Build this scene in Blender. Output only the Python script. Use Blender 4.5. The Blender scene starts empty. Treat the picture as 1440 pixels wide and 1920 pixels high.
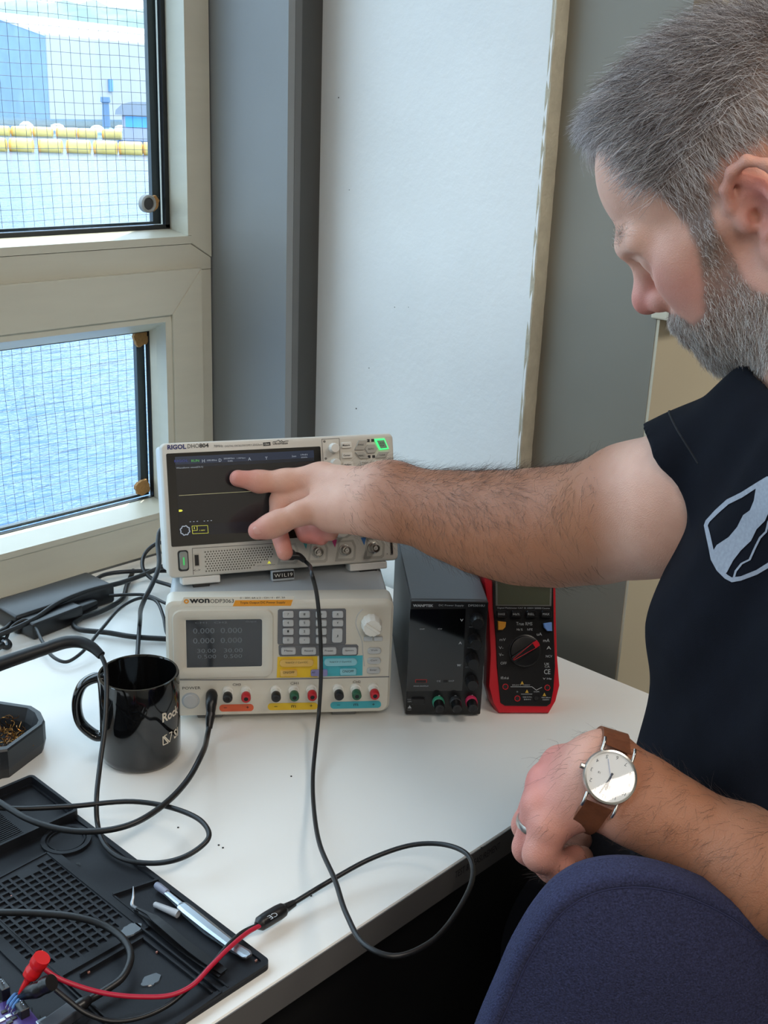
import bpy, bmesh, math, random
import numpy as np
from mathutils import Vector, Matrix
random.seed(7); RNG = np.random.default_rng(7)
scene = bpy.context.scene
COL = scene.collection

# ------------------------------------------------------------------ camera
F_PX, CX, CY = 2153.0, 720.0, 960.0
YAW, PITCH, ROLL = math.radians(47.08), math.radians(19.48), math.radians(-2.277)
CAM = np.array([0.0, 0.0, 1.39])
def _cam_rows():
    f = np.array([math.sin(YAW)*math.cos(PITCH), math.cos(YAW)*math.cos(PITCH), -math.sin(PITCH)])
    r = np.array([math.cos(YAW), -math.sin(YAW), 0.0]); d = np.cross(f, r)
    c, s = math.cos(ROLL), math.sin(ROLL)
    return np.array([r*c + d*s, -r*s + d*c, f])
CR = _cam_rows()                       # rows: right, down, forward
camd = bpy.data.cameras.new('camera'); camo = bpy.data.objects.new('camera', camd); COL.objects.link(camo)
camd.sensor_fit = 'HORIZONTAL'; camd.sensor_width = 36.0; camd.lens = 36.0*F_PX/1440.0
camd.clip_start = 0.02; camd.clip_end = 3000
mw = Matrix.Identity(4)
for i in range(3):
    mw[i][0] = CR[0][i]; mw[i][1] = -CR[1][i]; mw[i][2] = -CR[2][i]; mw[i][3] = CAM[i]
camo.matrix_world = mw; scene.camera = camo

# ------------------------------------------------------------------ light and exposure
scene.view_settings.view_transform = 'Standard'; scene.view_settings.look = 'None'
scene.view_settings.exposure = 0.12; scene.view_settings.gamma = 1.0
scene.view_settings.use_curve_mapping = False
world = bpy.data.worlds.new('world'); scene.world = world; world.use_nodes = True
wn = world.node_tree.nodes; wl = world.node_tree.links
bgn = wn['Background']; bgn.inputs[0].default_value = (0.68, 0.84, 1.0, 1); bgn.inputs[1].default_value = 1.0
SKY = 4.2
bgn.inputs[1].default_value = SKY
sun = bpy.data.lights.new('sun', 'SUN'); suno = bpy.data.objects.new('sun', sun); COL.objects.link(suno)
sun.energy = 8.0; sun.angle = math.radians(0.6); sun.color = (1.0, 0.95, 0.84)
suno.rotation_euler = Vector((-1.5, -1.0, -7.0)).to_track_quat('-Z', 'Y').to_euler()
suno.location = (3, 6, 8)
def area(name, loc, size, sizey, energy, color, direction):
    L = bpy.data.lights.new(name, 'AREA'); L.shape = 'RECTANGLE'; L.size = size; L.size_y = sizey
    L.energy = energy; L.color = color
    o = bpy.data.objects.new(name, L); COL.objects.link(o); o.location = loc
    o.rotation_euler = Vector(direction).to_track_quat('-Z', 'Y').to_euler(); return o
CEIL = 2.75
for k, (lx, ly) in enumerate(((-0.75, -0.9), (1.1, -0.75), (-0.75, -2.6))):
    area('ceiling_fill_light', (lx, ly, CEIL-0.04), 1.1, 0.5, (19, 25, 20)[k], (1.0, 0.90, 0.79), (0, 0, -1))  # unseen lamps added under the ceiling as fill for the room side

# ------------------------------------------------------------------ helpers
def ray(px, py): return CR.T @ np.array([(px-CX)/F_PX, (py-CY)/F_PX, 1.0])
def at_z(px, py, z): d = ray(px, py); return CAM + d*((z-CAM[2])/d[2])
def at_y(px, py, y): d = ray(px, py); return CAM + d*((y-CAM[1])/d[1])
def at_x(px, py, x): d = ray(px, py); return CAM + d*((x-CAM[0])/d[0])
def at_d(px, py, depth): return CAM + ray(px, py)*depth
def lin(c): return tuple(((v/255.0)/12.92 if v <= 10 else (((v/255.0)+0.055)/1.055)**2.4) for v in c)
MATS = {}
def mat(name, rgb, rough=0.5, metal=0.0, var=0.0, vscale=40.0, bump=0.0, bscale=200.0, coat=0.0, emit=0.0,
        trans=0.0, alpha=1.0, sss=0.0, rgb2=None, spec=None, stretch=None):
    """procedural principled material; rgb in sRGB 0-255"""
    if name in MATS: return MATS[name]
    m = bpy.data.materials.new(name); m.use_nodes = True; MATS[name] = m
    n = m.node_tree.nodes; l = m.node_tree.links; p = n['Principled BSDF']
    c = lin(rgb); p.inputs['Base Color'].default_value = (*c, 1)
    p.inputs['Roughness'].default_value = rough; p.inputs['Metallic'].default_value = metal
    if spec is not None: p.inputs['Specular IOR Level'].default_value = spec
    p.inputs['Coat Weight'].default_value = coat; p.inputs['Coat Roughness'].default_value = 0.08
    p.inputs['Transmission Weight'].default_value = trans; p.inputs['Alpha'].default_value = alpha
    if emit: p.inputs['Emission Color'].default_value = (*c, 1); p.inputs['Emission Strength'].default_value = emit
    if sss:
        p.inputs['Subsurface Weight'].default_value = sss
        p.inputs['Subsurface Radius'].default_value = (1.0, 0.35, 0.2); p.inputs['Subsurface Scale'].default_value = 0.006
    tc = n.new('ShaderNodeTexCoord'); src = tc.outputs['Object']
    if stretch:
        mp = n.new('ShaderNodeMapping'); mp.inputs['Scale'].default_value = stretch; l.new(src, mp.inputs[0]); src = mp.outputs[0]
    if var or rgb2:
        t = n.new('ShaderNodeTexNoise'); t.inputs['Scale'].default_value = vscale; t.inputs['Detail'].default_value = 4
        l.new(src, t.inputs['Vector'])
        r = n.new('ShaderNodeValToRGB'); l.new(t.outputs['Fac'], r.inputs[0])
        a, b = (c, lin(rgb2)) if rgb2 else (tuple(v*(1-var) for v in c), tuple(min(1, v*(1+var)) for v in c))
        r.color_ramp.elements[0].color = (*a, 1); r.color_ramp.elements[1].color = (*b, 1)
        r.color_ramp.elements[0].position = 0.3; r.color_ramp.elements[1].position = 0.7
        l.new(r.outputs[0], p.inputs['Base Color'])
    if bump:
        t = n.new('ShaderNodeTexNoise'); t.inputs['Scale'].default_value = bscale; t.inputs['Detail'].default_value = 5
        l.new(src, t.inputs['Vector'])
        b = n.new('ShaderNodeBump'); b.inputs['Strength'].default_value = bump; b.inputs['Distance'].default_value = 0.002
        l.new(t.outputs['Fac'], b.inputs['Height']); l.new(b.outputs[0], p.inputs['Normal'])
    return m
def tag(o, label=None, cat=None, group=None, kind=None):
    if label: o['label'] = label
    if cat: o['category'] = cat
    if group: o['group'] = group
    if kind: o['kind'] = kind
    return o
def link_mesh(name, me, m, parent=None):
    o = bpy.data.objects.new(name, me); COL.objects.link(o)
    if m is not None: me.materials.append(m)
    if parent is not None: o.parent = parent
    return o
def empty(name, mtx=None):
    o = bpy.data.objects.new(name, None); COL.objects.link(o); o.empty_display_size = 0.02
    if mtx is not None: o.matrix_world = mtx
    return o
def frame(loc, right, up):
    """x = right, z = up, y = into the thing (away from the viewer)"""
    x = Vector(right).normalized(); z = Vector(up); z = (z - x*z.dot(x)).normalized(); y = z.cross(x)
    m = Matrix.Identity(4)
    for i in range(3): m[i][0] = x[i]; m[i][1] = y[i]; m[i][2] = z[i]; m[i][3] = loc[i]
    return m
def smooth_path(pts, n=8):
    p = [np.array(q, float) for q in pts]; p = [2*p[0]-p[1]] + p + [2*p[-1]-p[-2]]; out = []
    for i in range(1, len(p)-2):
        p0, p1, p2, p3 = p[i-1:i+3]
        def kn(a, b): return max(np.linalg.norm(b[:3]-a[:3])**0.5, 1e-5)
        t0 = 0; t1 = t0+kn(p0, p1); t2 = t1+kn(p1, p2); t3 = t2+kn(p2, p3)
        for k in range(n):
            t = t1+(t2-t1)*k/n
            a1 = (t1-t)/(t1-t0)*p0+(t-t0)/(t1-t0)*p1; a2 = (t2-t)/(t2-t1)*p1+(t-t1)/(t2-t1)*p2
            a3 = (t3-t)/(t3-t2)*p2+(t-t2)/(t3-t2)*p3
            b1 = (t2-t)/(t2-t0)*a1+(t-t0)/(t2-t0)*a2; b2 = (t3-t)/(t3-t1)*a2+(t-t1)/(t3-t1)*a3
            out.append((t2-t)/(t2-t1)*b1+(t-t1)/(t2-t1)*b2)
    out.append(p[-2]); return out
class G:
    """collects geometry; obj() links it as one mesh"""
    def __init__(s): s.v = []; s.f = []
    def add(s, v, f, T=None):
        k = len(s.v)
        if T is not None: v = [T @ Vector(q) for q in v]
        s.v += [tuple(float(c) for c in q) for q in v]; s.f += [tuple(i+k for i in q) for q in f]; return s
    def box(s, x0, x1, y0, y1, z0, z1, T=None):
        v = [(x, y, z) for x in (x0, x1) for y in (y0, y1) for z in (z0, z1)]
        return s.add(v, [(0,1,3,2),(4,6,7,5),(0,4,5,1),(2,3,7,6),(0,2,6,4),(1,5,7,3)], T)
    def rbox(s, x0, x1, y0, y1, z0, z1, r=0.002, seg=2, T=None):
        bm = bmesh.new(); bmesh.ops.create_cube(bm, size=1)
        for q in bm.verts:
            q.co = ((x0+x1)/2+q.co.x*(x1-x0), (y0+y1)/2+q.co.y*(y1-y0), (z0+z1)/2+q.co.z*(z1-z0))
        bmesh.ops.bevel(bm, geom=bm.edges[:], offset=r, segments=seg, affect='EDGES', profile=0.5)
        bm.verts.index_update()
        s.add([tuple(q.co) for q in bm.verts], [[q.index for q in fc.verts] for fc in bm.faces], T); bm.free(); return s
    def loft(s, rings, cap0=True, cap1=True, closed=True, T=None):
        n = len(rings[0]); v = [q for r in rings for q in r]; f = []
        for i in range(len(rings)-1):
            for j in range(n if closed else n-1):
                a = i*n+j; b = i*n+(j+1) % n; f.append((a, b, b+n, a+n))
        if cap0: f.append(tuple(range(n-1, -1, -1)))
        if cap1: f.append(tuple(range((len(rings)-1)*n, len(rings)*n)))
        return s.add(v, f, T)
    def tube(s, pts, r, n=8, T=None, smooth=True, steps=8):
        p = smooth_path(pts, steps) if smooth and len(pts) > 2 else [np.array(q, float) for q in pts]
        m = len(p); rs = [r]*m if np.isscalar(r) else list(np.interp(np.linspace(0, 1, m), np.linspace(0, 1, len(r)), r))
        if len(p[0]) > 3: rs = [q[3] for q in p]; p = [q[:3] for q in p]
        tg = [(p[min(i+1, m-1)]-p[max(i-1, 0)]) for i in range(m)]; tg = [t/max(np.linalg.norm(t), 1e-9) for t in tg]
        up = np.array([0, 0, 1.0]) if abs(tg[0][2]) < 0.9 else np.array([1.0, 0, 0])
        u = np.cross(tg[0], up); u /= np.linalg.norm(u); rings = []
        for i in range(m):
            u = u-tg[i]*(u@tg[i]); u /= max(np.linalg.norm(u), 1e-9); w = np.cross(tg[i], u)
            rings.append([p[i]+rs[i]*(math.cos(2*math.pi*k/n)*u+math.sin(2*math.pi*k/n)*w) for k in range(n)])
        return s.loft(rings, T=T)
    def cyl(s, p0, p1, r0, r1=None, n=20, T=None, ch=0.0):
        r1 = r0 if r1 is None else r1; p0 = np.array(p0, float); p1 = np.array(p1, float)
        if ch:
            d = (p1-p0)/np.linalg.norm(p1-p0)
            return s.tube([tuple(p0)+(r0,), tuple(p1-d*ch)+(r1,), tuple(p1)+(r1-ch,)], 0, n, T, smooth=False)
        return s.tube([tuple(p0)+(r0,), tuple(p1)+(r1,)], 0, n, T, smooth=False)
    def lathe(s, prof, n=32, T=None, cap0=True, cap1=True):
        return s.loft([[(r*math.cos(2*math.pi*k/n), r*math.sin(2*math.pi*k/n), z) for k in range(n)] for r, z in prof], cap0, cap1, T=T)
    def prism(s, poly, y0, y1, T=None, ch=0.0):
        """poly in (x, z); front face at y0 (towards -y)"""
        if ch:
            c = np.mean(np.array(poly), 0); q = [tuple(c+(np.array(a)-c)*(1-ch/max(np.linalg.norm(np.array(a)-c), 1e-6))) for a in poly]
            return s.loft([[(x, y1, z) for x, z in poly], [(x, y0+ch, z) for x, z in poly], [(x, y0, z) for x, z in q]], T=T)
        return s.loft([[(x, y1, z) for x, z in poly], [(x, y0, z) for x, z in poly]], T=T)
    def obj(s, name, m, parent=None, smooth=None, T=None):
        me = bpy.data.meshes.new(name); me.from_pydata(s.v, [], s.f)
        bm = bmesh.new(); bm.from_mesh(me); bmesh.ops.recalc_face_normals(bm, faces=bm.faces); bm.to_mesh(me); bm.free()
        if smooth is not None:
            me.shade_smooth(); me.set_sharp_from_angle(angle=math.radians(smooth))
        o = link_mesh(name, me, m, parent)
        if T is not None: o.matrix_local = T
        return o
def rrect(x0, x1, z0, z1, r, n=5):
    out = []
    for cx, cz, a in ((x1-r, z0+r, -90), (x1-r, z1-r, 0), (x0+r, z1-r, 90), (x0+r, z0+r, 180)):
        for k in range(n+1):
            t = math.radians(a+90*k/n); out.append((cx+r*math.cos(t), cz+r*math.sin(t)))
    return out
def circ(cx, cz, r, n=24, a0=0.0): return [(cx+r*math.cos(a0+2*math.pi*k/n), cz+r*math.sin(a0+2*math.pi*k/n)) for k in range(n)]
_TX = {}
def text_geo(txt, bold=0.0):
    """unit text mesh: verts in (x,y), bounding box"""
    key = (txt, bold)
    if key not in _TX:
        cu = bpy.data.curves.new('t', 'FONT'); cu.body = txt; cu.size = 1; cu.resolution_u = 2; cu.offset = bold; cu.fill_mode = 'FRONT'
        ob = bpy.data.objects.new('t', cu); me = bpy.data.meshes.new_from_object(ob)
        v = np.array([q.co[:] for q in me.vertices]); f = [tuple(q.vertices) for q in me.polygons]
        bpy.data.meshes.remove(me); bpy.data.objects.remove(ob); bpy.data.curves.remove(cu)
        _TX[key] = (v, f, v.min(0), v.max(0))
    return _TX[key]
def text_on(g, txt, cx, cz, w=None, h=None, y=-0.0003, bold=0.0, T=None, rot=0.0):
    """lettering centred on (cx, cz) of a front face (x right, z up), fitted to width w and height h"""
    v, f, lo, hi = text_geo(txt, bold); d = hi-lo
    sx = w/d[0] if w else None; sy = h/d[1] if h else None
    if sx is None: sx = sy*0.9
    if sy is None: sy = sx
    c, s = math.cos(rot), math.sin(rot); out = []
    for q in v:
        a = (q[0]-(lo[0]+hi[0])/2)*sx; b = (q[1]-(lo[1]+hi[1])/2)*sy
        out.append((cx+a*c-b*s, y, cz+a*s+b*c))
    g.add(out, f, T)

# ------------------------------------------------------------------ materials of the room
TABLE_Z = 0.74
WALLY = 1.343
m_wall = mat('white_plaster', (240, 241, 238), 0.75, var=0.03, vscale=6, bump=0.35, bscale=90)
m_plaster_edge = mat('cream_plaster_edge', (196, 190, 170), 0.8, var=0.1, vscale=60, bump=0.8, bscale=160)
m_grey = mat('grey_wall_paint', (136, 131, 118), 0.5, var=0.04, vscale=5, bump=0.06, bscale=60)
m_col = mat('grey_column_paint', (128, 130, 130), 0.42, var=0.03, vscale=6, bump=0.04, bscale=40)
m_cold = mat('shaded_column_grey', (96, 96, 94), 0.45, var=0.04, vscale=8)
m_cold2 = mat('deep_shaded_column_grey', (70, 70, 68), 0.45, var=0.05, vscale=8)  # both column tones carry the shade of faces turned from the window
m_cream = mat('cream_wall_paint', (208, 200, 176), 0.6, var=0.04, vscale=4, bump=0.05)
m_frame = mat('painted_window_timber', (192, 189, 173), 0.42, var=0.03, vscale=9, bump=0.05, bscale=60, stretch=(1, 1, 6))
m_rubber = mat('black_rubber_gasket', (26, 28, 30), 0.45)
m_spacer = mat('dark_metal_spacer', (62, 74, 82), 0.35, 0.5)
m_pad = mat('brown_sticky_residue', (150, 112, 66), 0.85, var=0.15, vscale=300, bump=0.3)
m_padg = mat('grey_rubber_ring', (150, 152, 150), 0.5)
m_wire = mat('steel_mesh_wire', (96, 104, 116), 0.5, 0.4)
m_floor = mat('grey_carpet_floor', (70, 70, 72), 0.95, var=0.2, vscale=300)
m_ceil = mat('white_ceiling_tile', (225, 224, 218), 0.9, bump=0.1)
m_room = mat('pale_room_wall', (205, 202, 192), 0.8)
m_glass = bpy.data.materials.new('window_glass'); m_glass.use_nodes = True
_n = m_glass.node_tree.nodes; _l = m_glass.node_tree.links; _n.remove(_n['Principled BSDF'])
_t = _n.new('ShaderNodeBsdfTransparent'); _t.inputs[0].default_value = (0.93, 0.97, 0.98, 1)
_g = _n.new('ShaderNodeBsdfGlossy'); _g.inputs['Roughness'].default_value = 0.02
_x = _n.new('ShaderNodeMixShader'); _x.inputs[0].default_value = 0.05
_l.new(_t.outputs[0], _x.inputs[1]); _l.new(_g.outputs[0], _x.inputs[2]); _l.new(_x.outputs[0], _n['Material Output'].inputs[0])

# ------------------------------------------------------------------ room shell
RX0, RX1, RY0 = -3.2, 3.4, -3.6
def struct(o): o['kind'] = 'structure'; return o
struct(G().box(RX0, RX1, RY0, WALLY+0.12, -0.1, 0.0).obj('floor', m_floor))
struct(G().box(RX0-0.1, RX1+0.1, RY0-0.1, WALLY+0.12, CEIL, CEIL+0.1).obj('ceiling', m_ceil))
struct(G().box(RX0-0.1, RX0, RY0-0.1, WALLY+0.12, 0, CEIL).obj('wall_left', m_room))
struct(G().box(RX0, RX1, RY0-0.1, RY0, 0, CEIL).obj('wall_back', m_room))
struct(G().box(RX1, RX1+0.1, RY0-0.1, 0.66, 0, CEIL).obj('wall_right', m_room))
WTOP = 2.48                                                     # head of the window band
wb = G(); wb.box(RX0, 1.066, WALLY+0.012, WALLY+0.12, 0, TABLE_Z+0.004); wb.box(RX0, 1.066, WALLY+0.012, WALLY+0.12, WTOP, CEIL)
wb.box(RX0, -2.4, WALLY+0.012, WALLY+0.12, TABLE_Z+0.004, WTOP)
struct(wb.obj('wall_window', m_wall))
# column beside the window: broad grey face, then two narrow strips with shade put into their colour
XC = 1.066; YC = at_x(538, 420, XC)[1]
xa = at_y(562, 420, YC)[0]; xb = at_y(598, 420, YC+0.012)[0]; XW = xb
struct(G().box(XC, XC+0.012, YC+0.0004, WALLY+0.12, 0, CEIL).obj('wall_column', m_col))
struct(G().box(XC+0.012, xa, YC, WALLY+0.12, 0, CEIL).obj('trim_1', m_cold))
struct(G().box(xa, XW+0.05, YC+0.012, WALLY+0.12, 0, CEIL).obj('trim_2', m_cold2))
# white plaster wall, its raw edge, the grey return and the cream wall
YE = at_x(1009, 420, XW)[1]
bmw = bmesh.new()
XG = at_y(1033, 420, YE)[0]
struct(G().box(XW, XG+0.06, YE+0.0005, YC+0.0125, 0, CEIL).obj('wall_white', m_wall))
wwo = bpy.data.objects['wall_white']
for px, py, r in ((635, 183, .0013), (668, 766, .0016), (692, 690, .001), (740, 576, .0009), (766, 576, .0007), (655, 356, .0008)):
    c = at_x(px, py, XW); G().cyl((XW+.001, c[1], c[2]), (XW-.0004, c[1], c[2]), r, r*.6, 8).obj('nail_hole', mat('dark_hole', (60, 58, 54), .9), wwo)
ed = G(); nz = 220; rings = []
for i in range(nz+1):
    z = CEIL*i/nz; j = random.uniform(-0.0004, 0.0007); k = random.uniform(-0.0008, 0.0006)
    rings.append([(XW-0.0006+j, YE+0.004, z), (XW+0.0006+j, YE-0.001+k, z), (XW+(XG-XW)*0.5, YE-0.0016+k, z), (XG+k, YE-0.0005+k, z), (XG+0.002, YE+0.004, z)])
ed.loft(rings, closed=True); struct(ed.obj('trim_3', m_plaster_edge, smooth=50))
YG = at_x(1209, 837, XG)[1]
struct(G().box(XG, XG+0.06, YG+0.004, YE, 0, CEIL).obj('wall_grey', m_grey))
cr = G(); zl = at_x(1236, 600, XG)[2]
cr.box(XG+0.0006, RX1+0.1, YG, YG+0.08, 0, zl); cr.box(XG+0.0006, RX1+0.1, YG+0.006, YG+0.08, zl, CEIL)
struct(cr.obj('wall_cream', m_cream))
struct(G().rbox(XG-0.004, RX1, YG-0.022, YG+0.01, zl+0.001, zl+0.016, 0.002).obj('trim_4', mat('cream_ledge_paint', (214, 206, 182), 0.5)))

# ------------------------------------------------------------------ windows: upper fixed light, lower opening sash
GY = 1.402                                                      # inner face of the glass
XL = -0.35                                                      # left end of the near bay
def member(name, quad, y0, y1, parent, m=None, ch=0.0012):
    return G().prism(quad, y0, y1, ch=ch).obj(name, m or m_frame, parent)
def pad_blob(cx, cz, r, seed):
    rr = random.Random(seed); return [(cx+r*(1+rr.uniform(-.18, .18))*math.cos(t), cz+r*(1+rr.uniform(-.18, .18))*math.sin(t)) for t in [2*math.pi*k/18 for k in range(18)]]
def wires(x0, x1, z0, z1, sp, y, parent, seed):
    rr = random.Random(seed); g = G(); ph = [rr.uniform(0, 6.28) for _ in range(8)]
    def wob(a, b): return 0.0012*math.sin(a*31+ph[0])+0.0009*math.sin(b*47+ph[1]+a*12), 0.0012*math.sin(b*37+ph[2]+a*9)+0.0008*math.sin(a*61+ph[3])
    nx = int((x1-x0)/sp); nz_ = int((z1-z0)/sp)
    for i in range(1, nx+1):
        x = x1-i*sp+0.004; pts = []
        for k in range(13):
            z = z0+(z1-z0)*k/12; dx, dz = wob(x, z); pts.append((x+dx-0.02*(z-z1), y, z))
        g.tube(pts, 0.00033, 4, smooth=False)
    for i in range(1, nz_+1):
        z = z0+i*sp; pts = []; n = max(6, int((x1-x0)/0.05))
        for k in range(n+1):
            x = x0+(x1-x0)*k/n; dx, dz = wob(x, z); pts.append((x, y+0.0008, z+dz))
        g.tube(pts, 0.00033, 4, smooth=False)
    o = g.obj('wire_mesh', m_wire, parent); o['kind'] = 'stuff'; return o
def glazing(parent, x0, x1, z0, z1, seed):
    G().box(x0-0.01, x1+0.01, GY+0.008, GY+0.012, z0-0.01, z1+0.01).obj('pane', m_glass, parent)
    for nm, q in (('gasket', [(x0-.012, z0-.012), (x1+.012, z0-.012), (x1+.012, z0+.004), (x0-.012, z0+.004)]), ('gasket', [(x0-.012, z1-.004), (x1+.012, z1-.004), (x1+.012, z1+.012), (x0-.012, z1+.012)]),
                  ('gasket', [(x1-.006, z0), (x1+.012, z0), (x1+.012, z1), (x1-.006, z1)]), ('gasket', [(x0-.012, z0), (x0+.006, z0), (x0+.006, z1), (x0-.012, z1)])):
        G().prism(q, GY, GY+0.008).obj(nm, m_rubber, parent)
    for q in ([(x1-.020, z0+.004), (x1-.006, z0+.004), (x1-.006, z1-.004), (x1-.020, z1-.004)], [(x0, z0+.004), (x1-.02, z0+.004), (x1-.02, z0+.008), (x0, z0+.008)]):
        G().prism(q, GY+0.012, GY+0.020).obj('spacer_bar', m_spacer, parent)
    wires(x0, x1, z0, z1, 0.0152, GY+0.034, parent, seed)
# upper window
up = struct(empty('window_1', Matrix.Translation((0, 0, 0))))
xr_o = XC-0.002; FY = WALLY+0.010
xj = at_y(356, 300, FY)[0]                                      # inner edge of the jamb
zr1 = at_y(0, 481, FY)[2]; zr0 = 1.166
xg = at_y(314, 400, GY)[0]; zg = at_y(0, 441, GY)[2]
member('frame_jamb', [(xj, zr1), (xr_o, zr1+(xr_o-xj)*-0.6), (xr_o, WTOP), (xj, WTOP)], FY, WALLY+0.1, up)
member('frame_jamb', [(XL-0.06, zr0), (XL, zr1), (XL, WTOP), (XL-0.06, WTOP)], FY, WALLY+0.1, up)
member('frame_transom', [(XL-0.06, zr0-0.01), (xr_o, zr0-0.01), (xr_o, zr1-(xr_o-xj)*0.62), (xj, zr1-.0008), (XL, zr1-.0008)], FY+0.0006, WALLY+0.1, up)
zl1 = at_y(0, 464.6, FY)[2]
# sloping bead below the pane, upright bead on the right
g = G(); g.loft([[(x, FY-0.001, zl1), (x, FY-0.001, zr1), (x, GY+0.01, zr1), (x, GY+0.01, zg-0.004), (x, GY, zg-0.004)] for x in (XL, xj-0.0006)]); g.obj('glazing_bead', m_frame, up)
g = G(); g.loft([[(xj-0.0002, FY-0.0005, z), (xj-0.006, FY-0.0005, z), (xg+0.004, GY, z), (xg+0.004, GY+0.01, z), (xj, GY+0.01, z)] for z in (zl1+0.0006, WTOP)]); g.obj('glazing_bead', m_frame, up)
glazing(up, XL, xg+0.003, zg-0.002, WTOP-0.01, 3)
# lower sash, four mitred members
lo = struct(empty('window_2', Matrix.Translation((0, 0, 0))))
SY = WALLY
xs = at_y(379, 560, SY)[0]; zs1 = at_y(0, 536, SY)[2]; xi = at_y(325, 640, SY)[0]; zi1 = at_y(0, 629, SY)[2]
zi0 = at_y(0, 1050, SY)[2]; zs0 = TABLE_Z+0.002
xsl = XL-0.05; xil = xsl+(xs-xi)
member('sash_rail', [(xil, zi1), (xi, zi1), (xs, zs1), (xsl, zs1)], SY, SY+0.07, lo)
member('sash_stile', [(xi+.0004, zi0), (xs, zs0), (xs, zs1-.0004), (xi+.0004, zi1)], SY, SY+0.07, lo)
member('sash_rail', [(xsl, zs0), (xs-.0004, zs0), (xi, zi0), (xil, zi0)], SY, SY+0.07, lo)
member('sash_stile', [(xsl, zs0), (xil, zi0), (xil, zi1), (xsl, zs1)], SY, SY+0.07, lo)
xg2 = at_y(284, 700, GY)[0]; zt2 = at_y(0, 652.7, GY)[2]; zb2 = at_y(0, 1007.5, GY)[2]; zl2 = at_y(0, 1039, SY)[2]
g = G(); g.loft([[(x, SY+.004, zi1+.0005), (x, SY+.004, zi1-.010), (x, GY, zt2-.003), (x, GY+.01, zt2-.003), (x, GY+.01, zi1+.0005)] for x in (xil, xi)]); g.obj('glazing_bead', m_frame, lo)
g = G(); g.loft([[(x, SY-.002, zl2), (x, SY-.002, zi0-.0005), (x, GY+.01, zi0-.0005), (x, GY+.01, zb2+.003), (x, GY, zb2+.003)] for x in (xil, xi)]); g.obj('glazing_bead', m_frame, lo)
g = G(); g.loft([[(xi+.0005, SY+.004, z), (xi-.010, SY+.004, z), (xg2+.003, GY, z), (xg2+.003, GY+.01, z), (xi+.0005, GY+.01, z)] for z in (zl2, zi1-.010)]); g.obj('glazing_bead', m_frame, lo)
glazing(lo, xil, xg2+.003, zb2, zt2, 5)
G().box(RX0+.9, XC, SY+.071, SY+.10, TABLE_Z, zb2-.03).obj('sill_board', m_frame, lo)
member('frame_jamb', [(xs+.0006, TABLE_Z), (xr_o, TABLE_Z), (xr_o, zr0-.0105), (xs+.0006, zr0-.0105)], FY+.002, WALLY+.1, lo)
# sticky pads left on the glass
def pad(px, py, r, ring, parent, seed):
    c = at_y(px, py, GY+.006); G().prism(pad_blob(c[0]+.004, c[2], r, seed), GY+.002, GY+.0075).obj('sticky_pad', m_pad, parent, smooth=30)
    if ring:
        T = Matrix.Translation((c[0]-.006, GY-.001, c[2])) @ Matrix.Rotation(math.pi/2, 4, 'X')
        G().lathe([(.0085, -.006), (.0125, -.006), (.0125, .002), (.0105, .004), (.0085, .002), (.0085, -.006)], 24, T, False, False).obj('suction_ring', m_padg, parent, smooth=40)
        G().cyl((c[0]-.006, GY-.001, c[2]), (c[0]-.006, GY+.0015, c[2]), .0085).obj('ring_cup', mat('dark_ring_cup', (58, 58, 60), .5), parent)
pad(279, 381, .0115, True, up, 1); pad(258, 635, .012, False, lo, 2); pad(262, 914, .0125, False, lo, 4)
# a second pair of lights further along the wall
for nm, z0, z1 in (('window_3', zr1, WTOP), ('window_4', zs0, zs1)):
    w = struct(empty(nm)); x0, x1 = -2.4, XL-.062
    t = .05
    member('frame_jamb', [(x0, z0), (x0+t, z0+t), (x0+t, z1-t), (x0, z1)], FY, WALLY+.1, w)
    member('frame_jamb', [(x1, z0), (x1, z1), (x1-t, z1-t), (x1-t, z0+t)], FY, WALLY+.1, w)
    member('frame_rail', [(x0, z0), (x1, z0), (x1-t, z0+t), (x0+t, z0+t)], FY, WALLY+.1, w)
    member('frame_rail', [(x0+t, z1-t), (x1-t, z1-t), (x1, z1), (x0, z1)], FY, WALLY+.1, w)
    G().box(x0+t-.005, x1-t+.005, GY+.008, GY+.012, z0+t-.005, z1-t+.005).obj('pane', m_glass, w)
member('frame_rail', [(-2.4, zs1+.001), (XL-.062, zs1+.001), (XL-.062, zr1-.001), (-2.4, zr1-.001)], FY+.001, WALLY+.1, bpy.data.objects['window_3'])
# sampling portals in the window openings
for (x0, x1, z0, z1) in ((XL, xg, zg, WTOP), (xil, xg2, zb2, zt2), (-2.4, XL-.1, zs0, WTOP)):
    p = area('window_portal', ((x0+x1)/2, GY+.06, (z0+z1)/2), x1-x0, z1-z0, 1, (1, 1, 1), (0, -1, 0)); p.data.cycles.is_portal = True
# unseen board added above the window to keep sun off the desk
struct(G().box(RX0-.1, 1.5, WALLY+.13, WALLY+.196, 2.50, 2.56).obj('sun_block_board', m_room))

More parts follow.
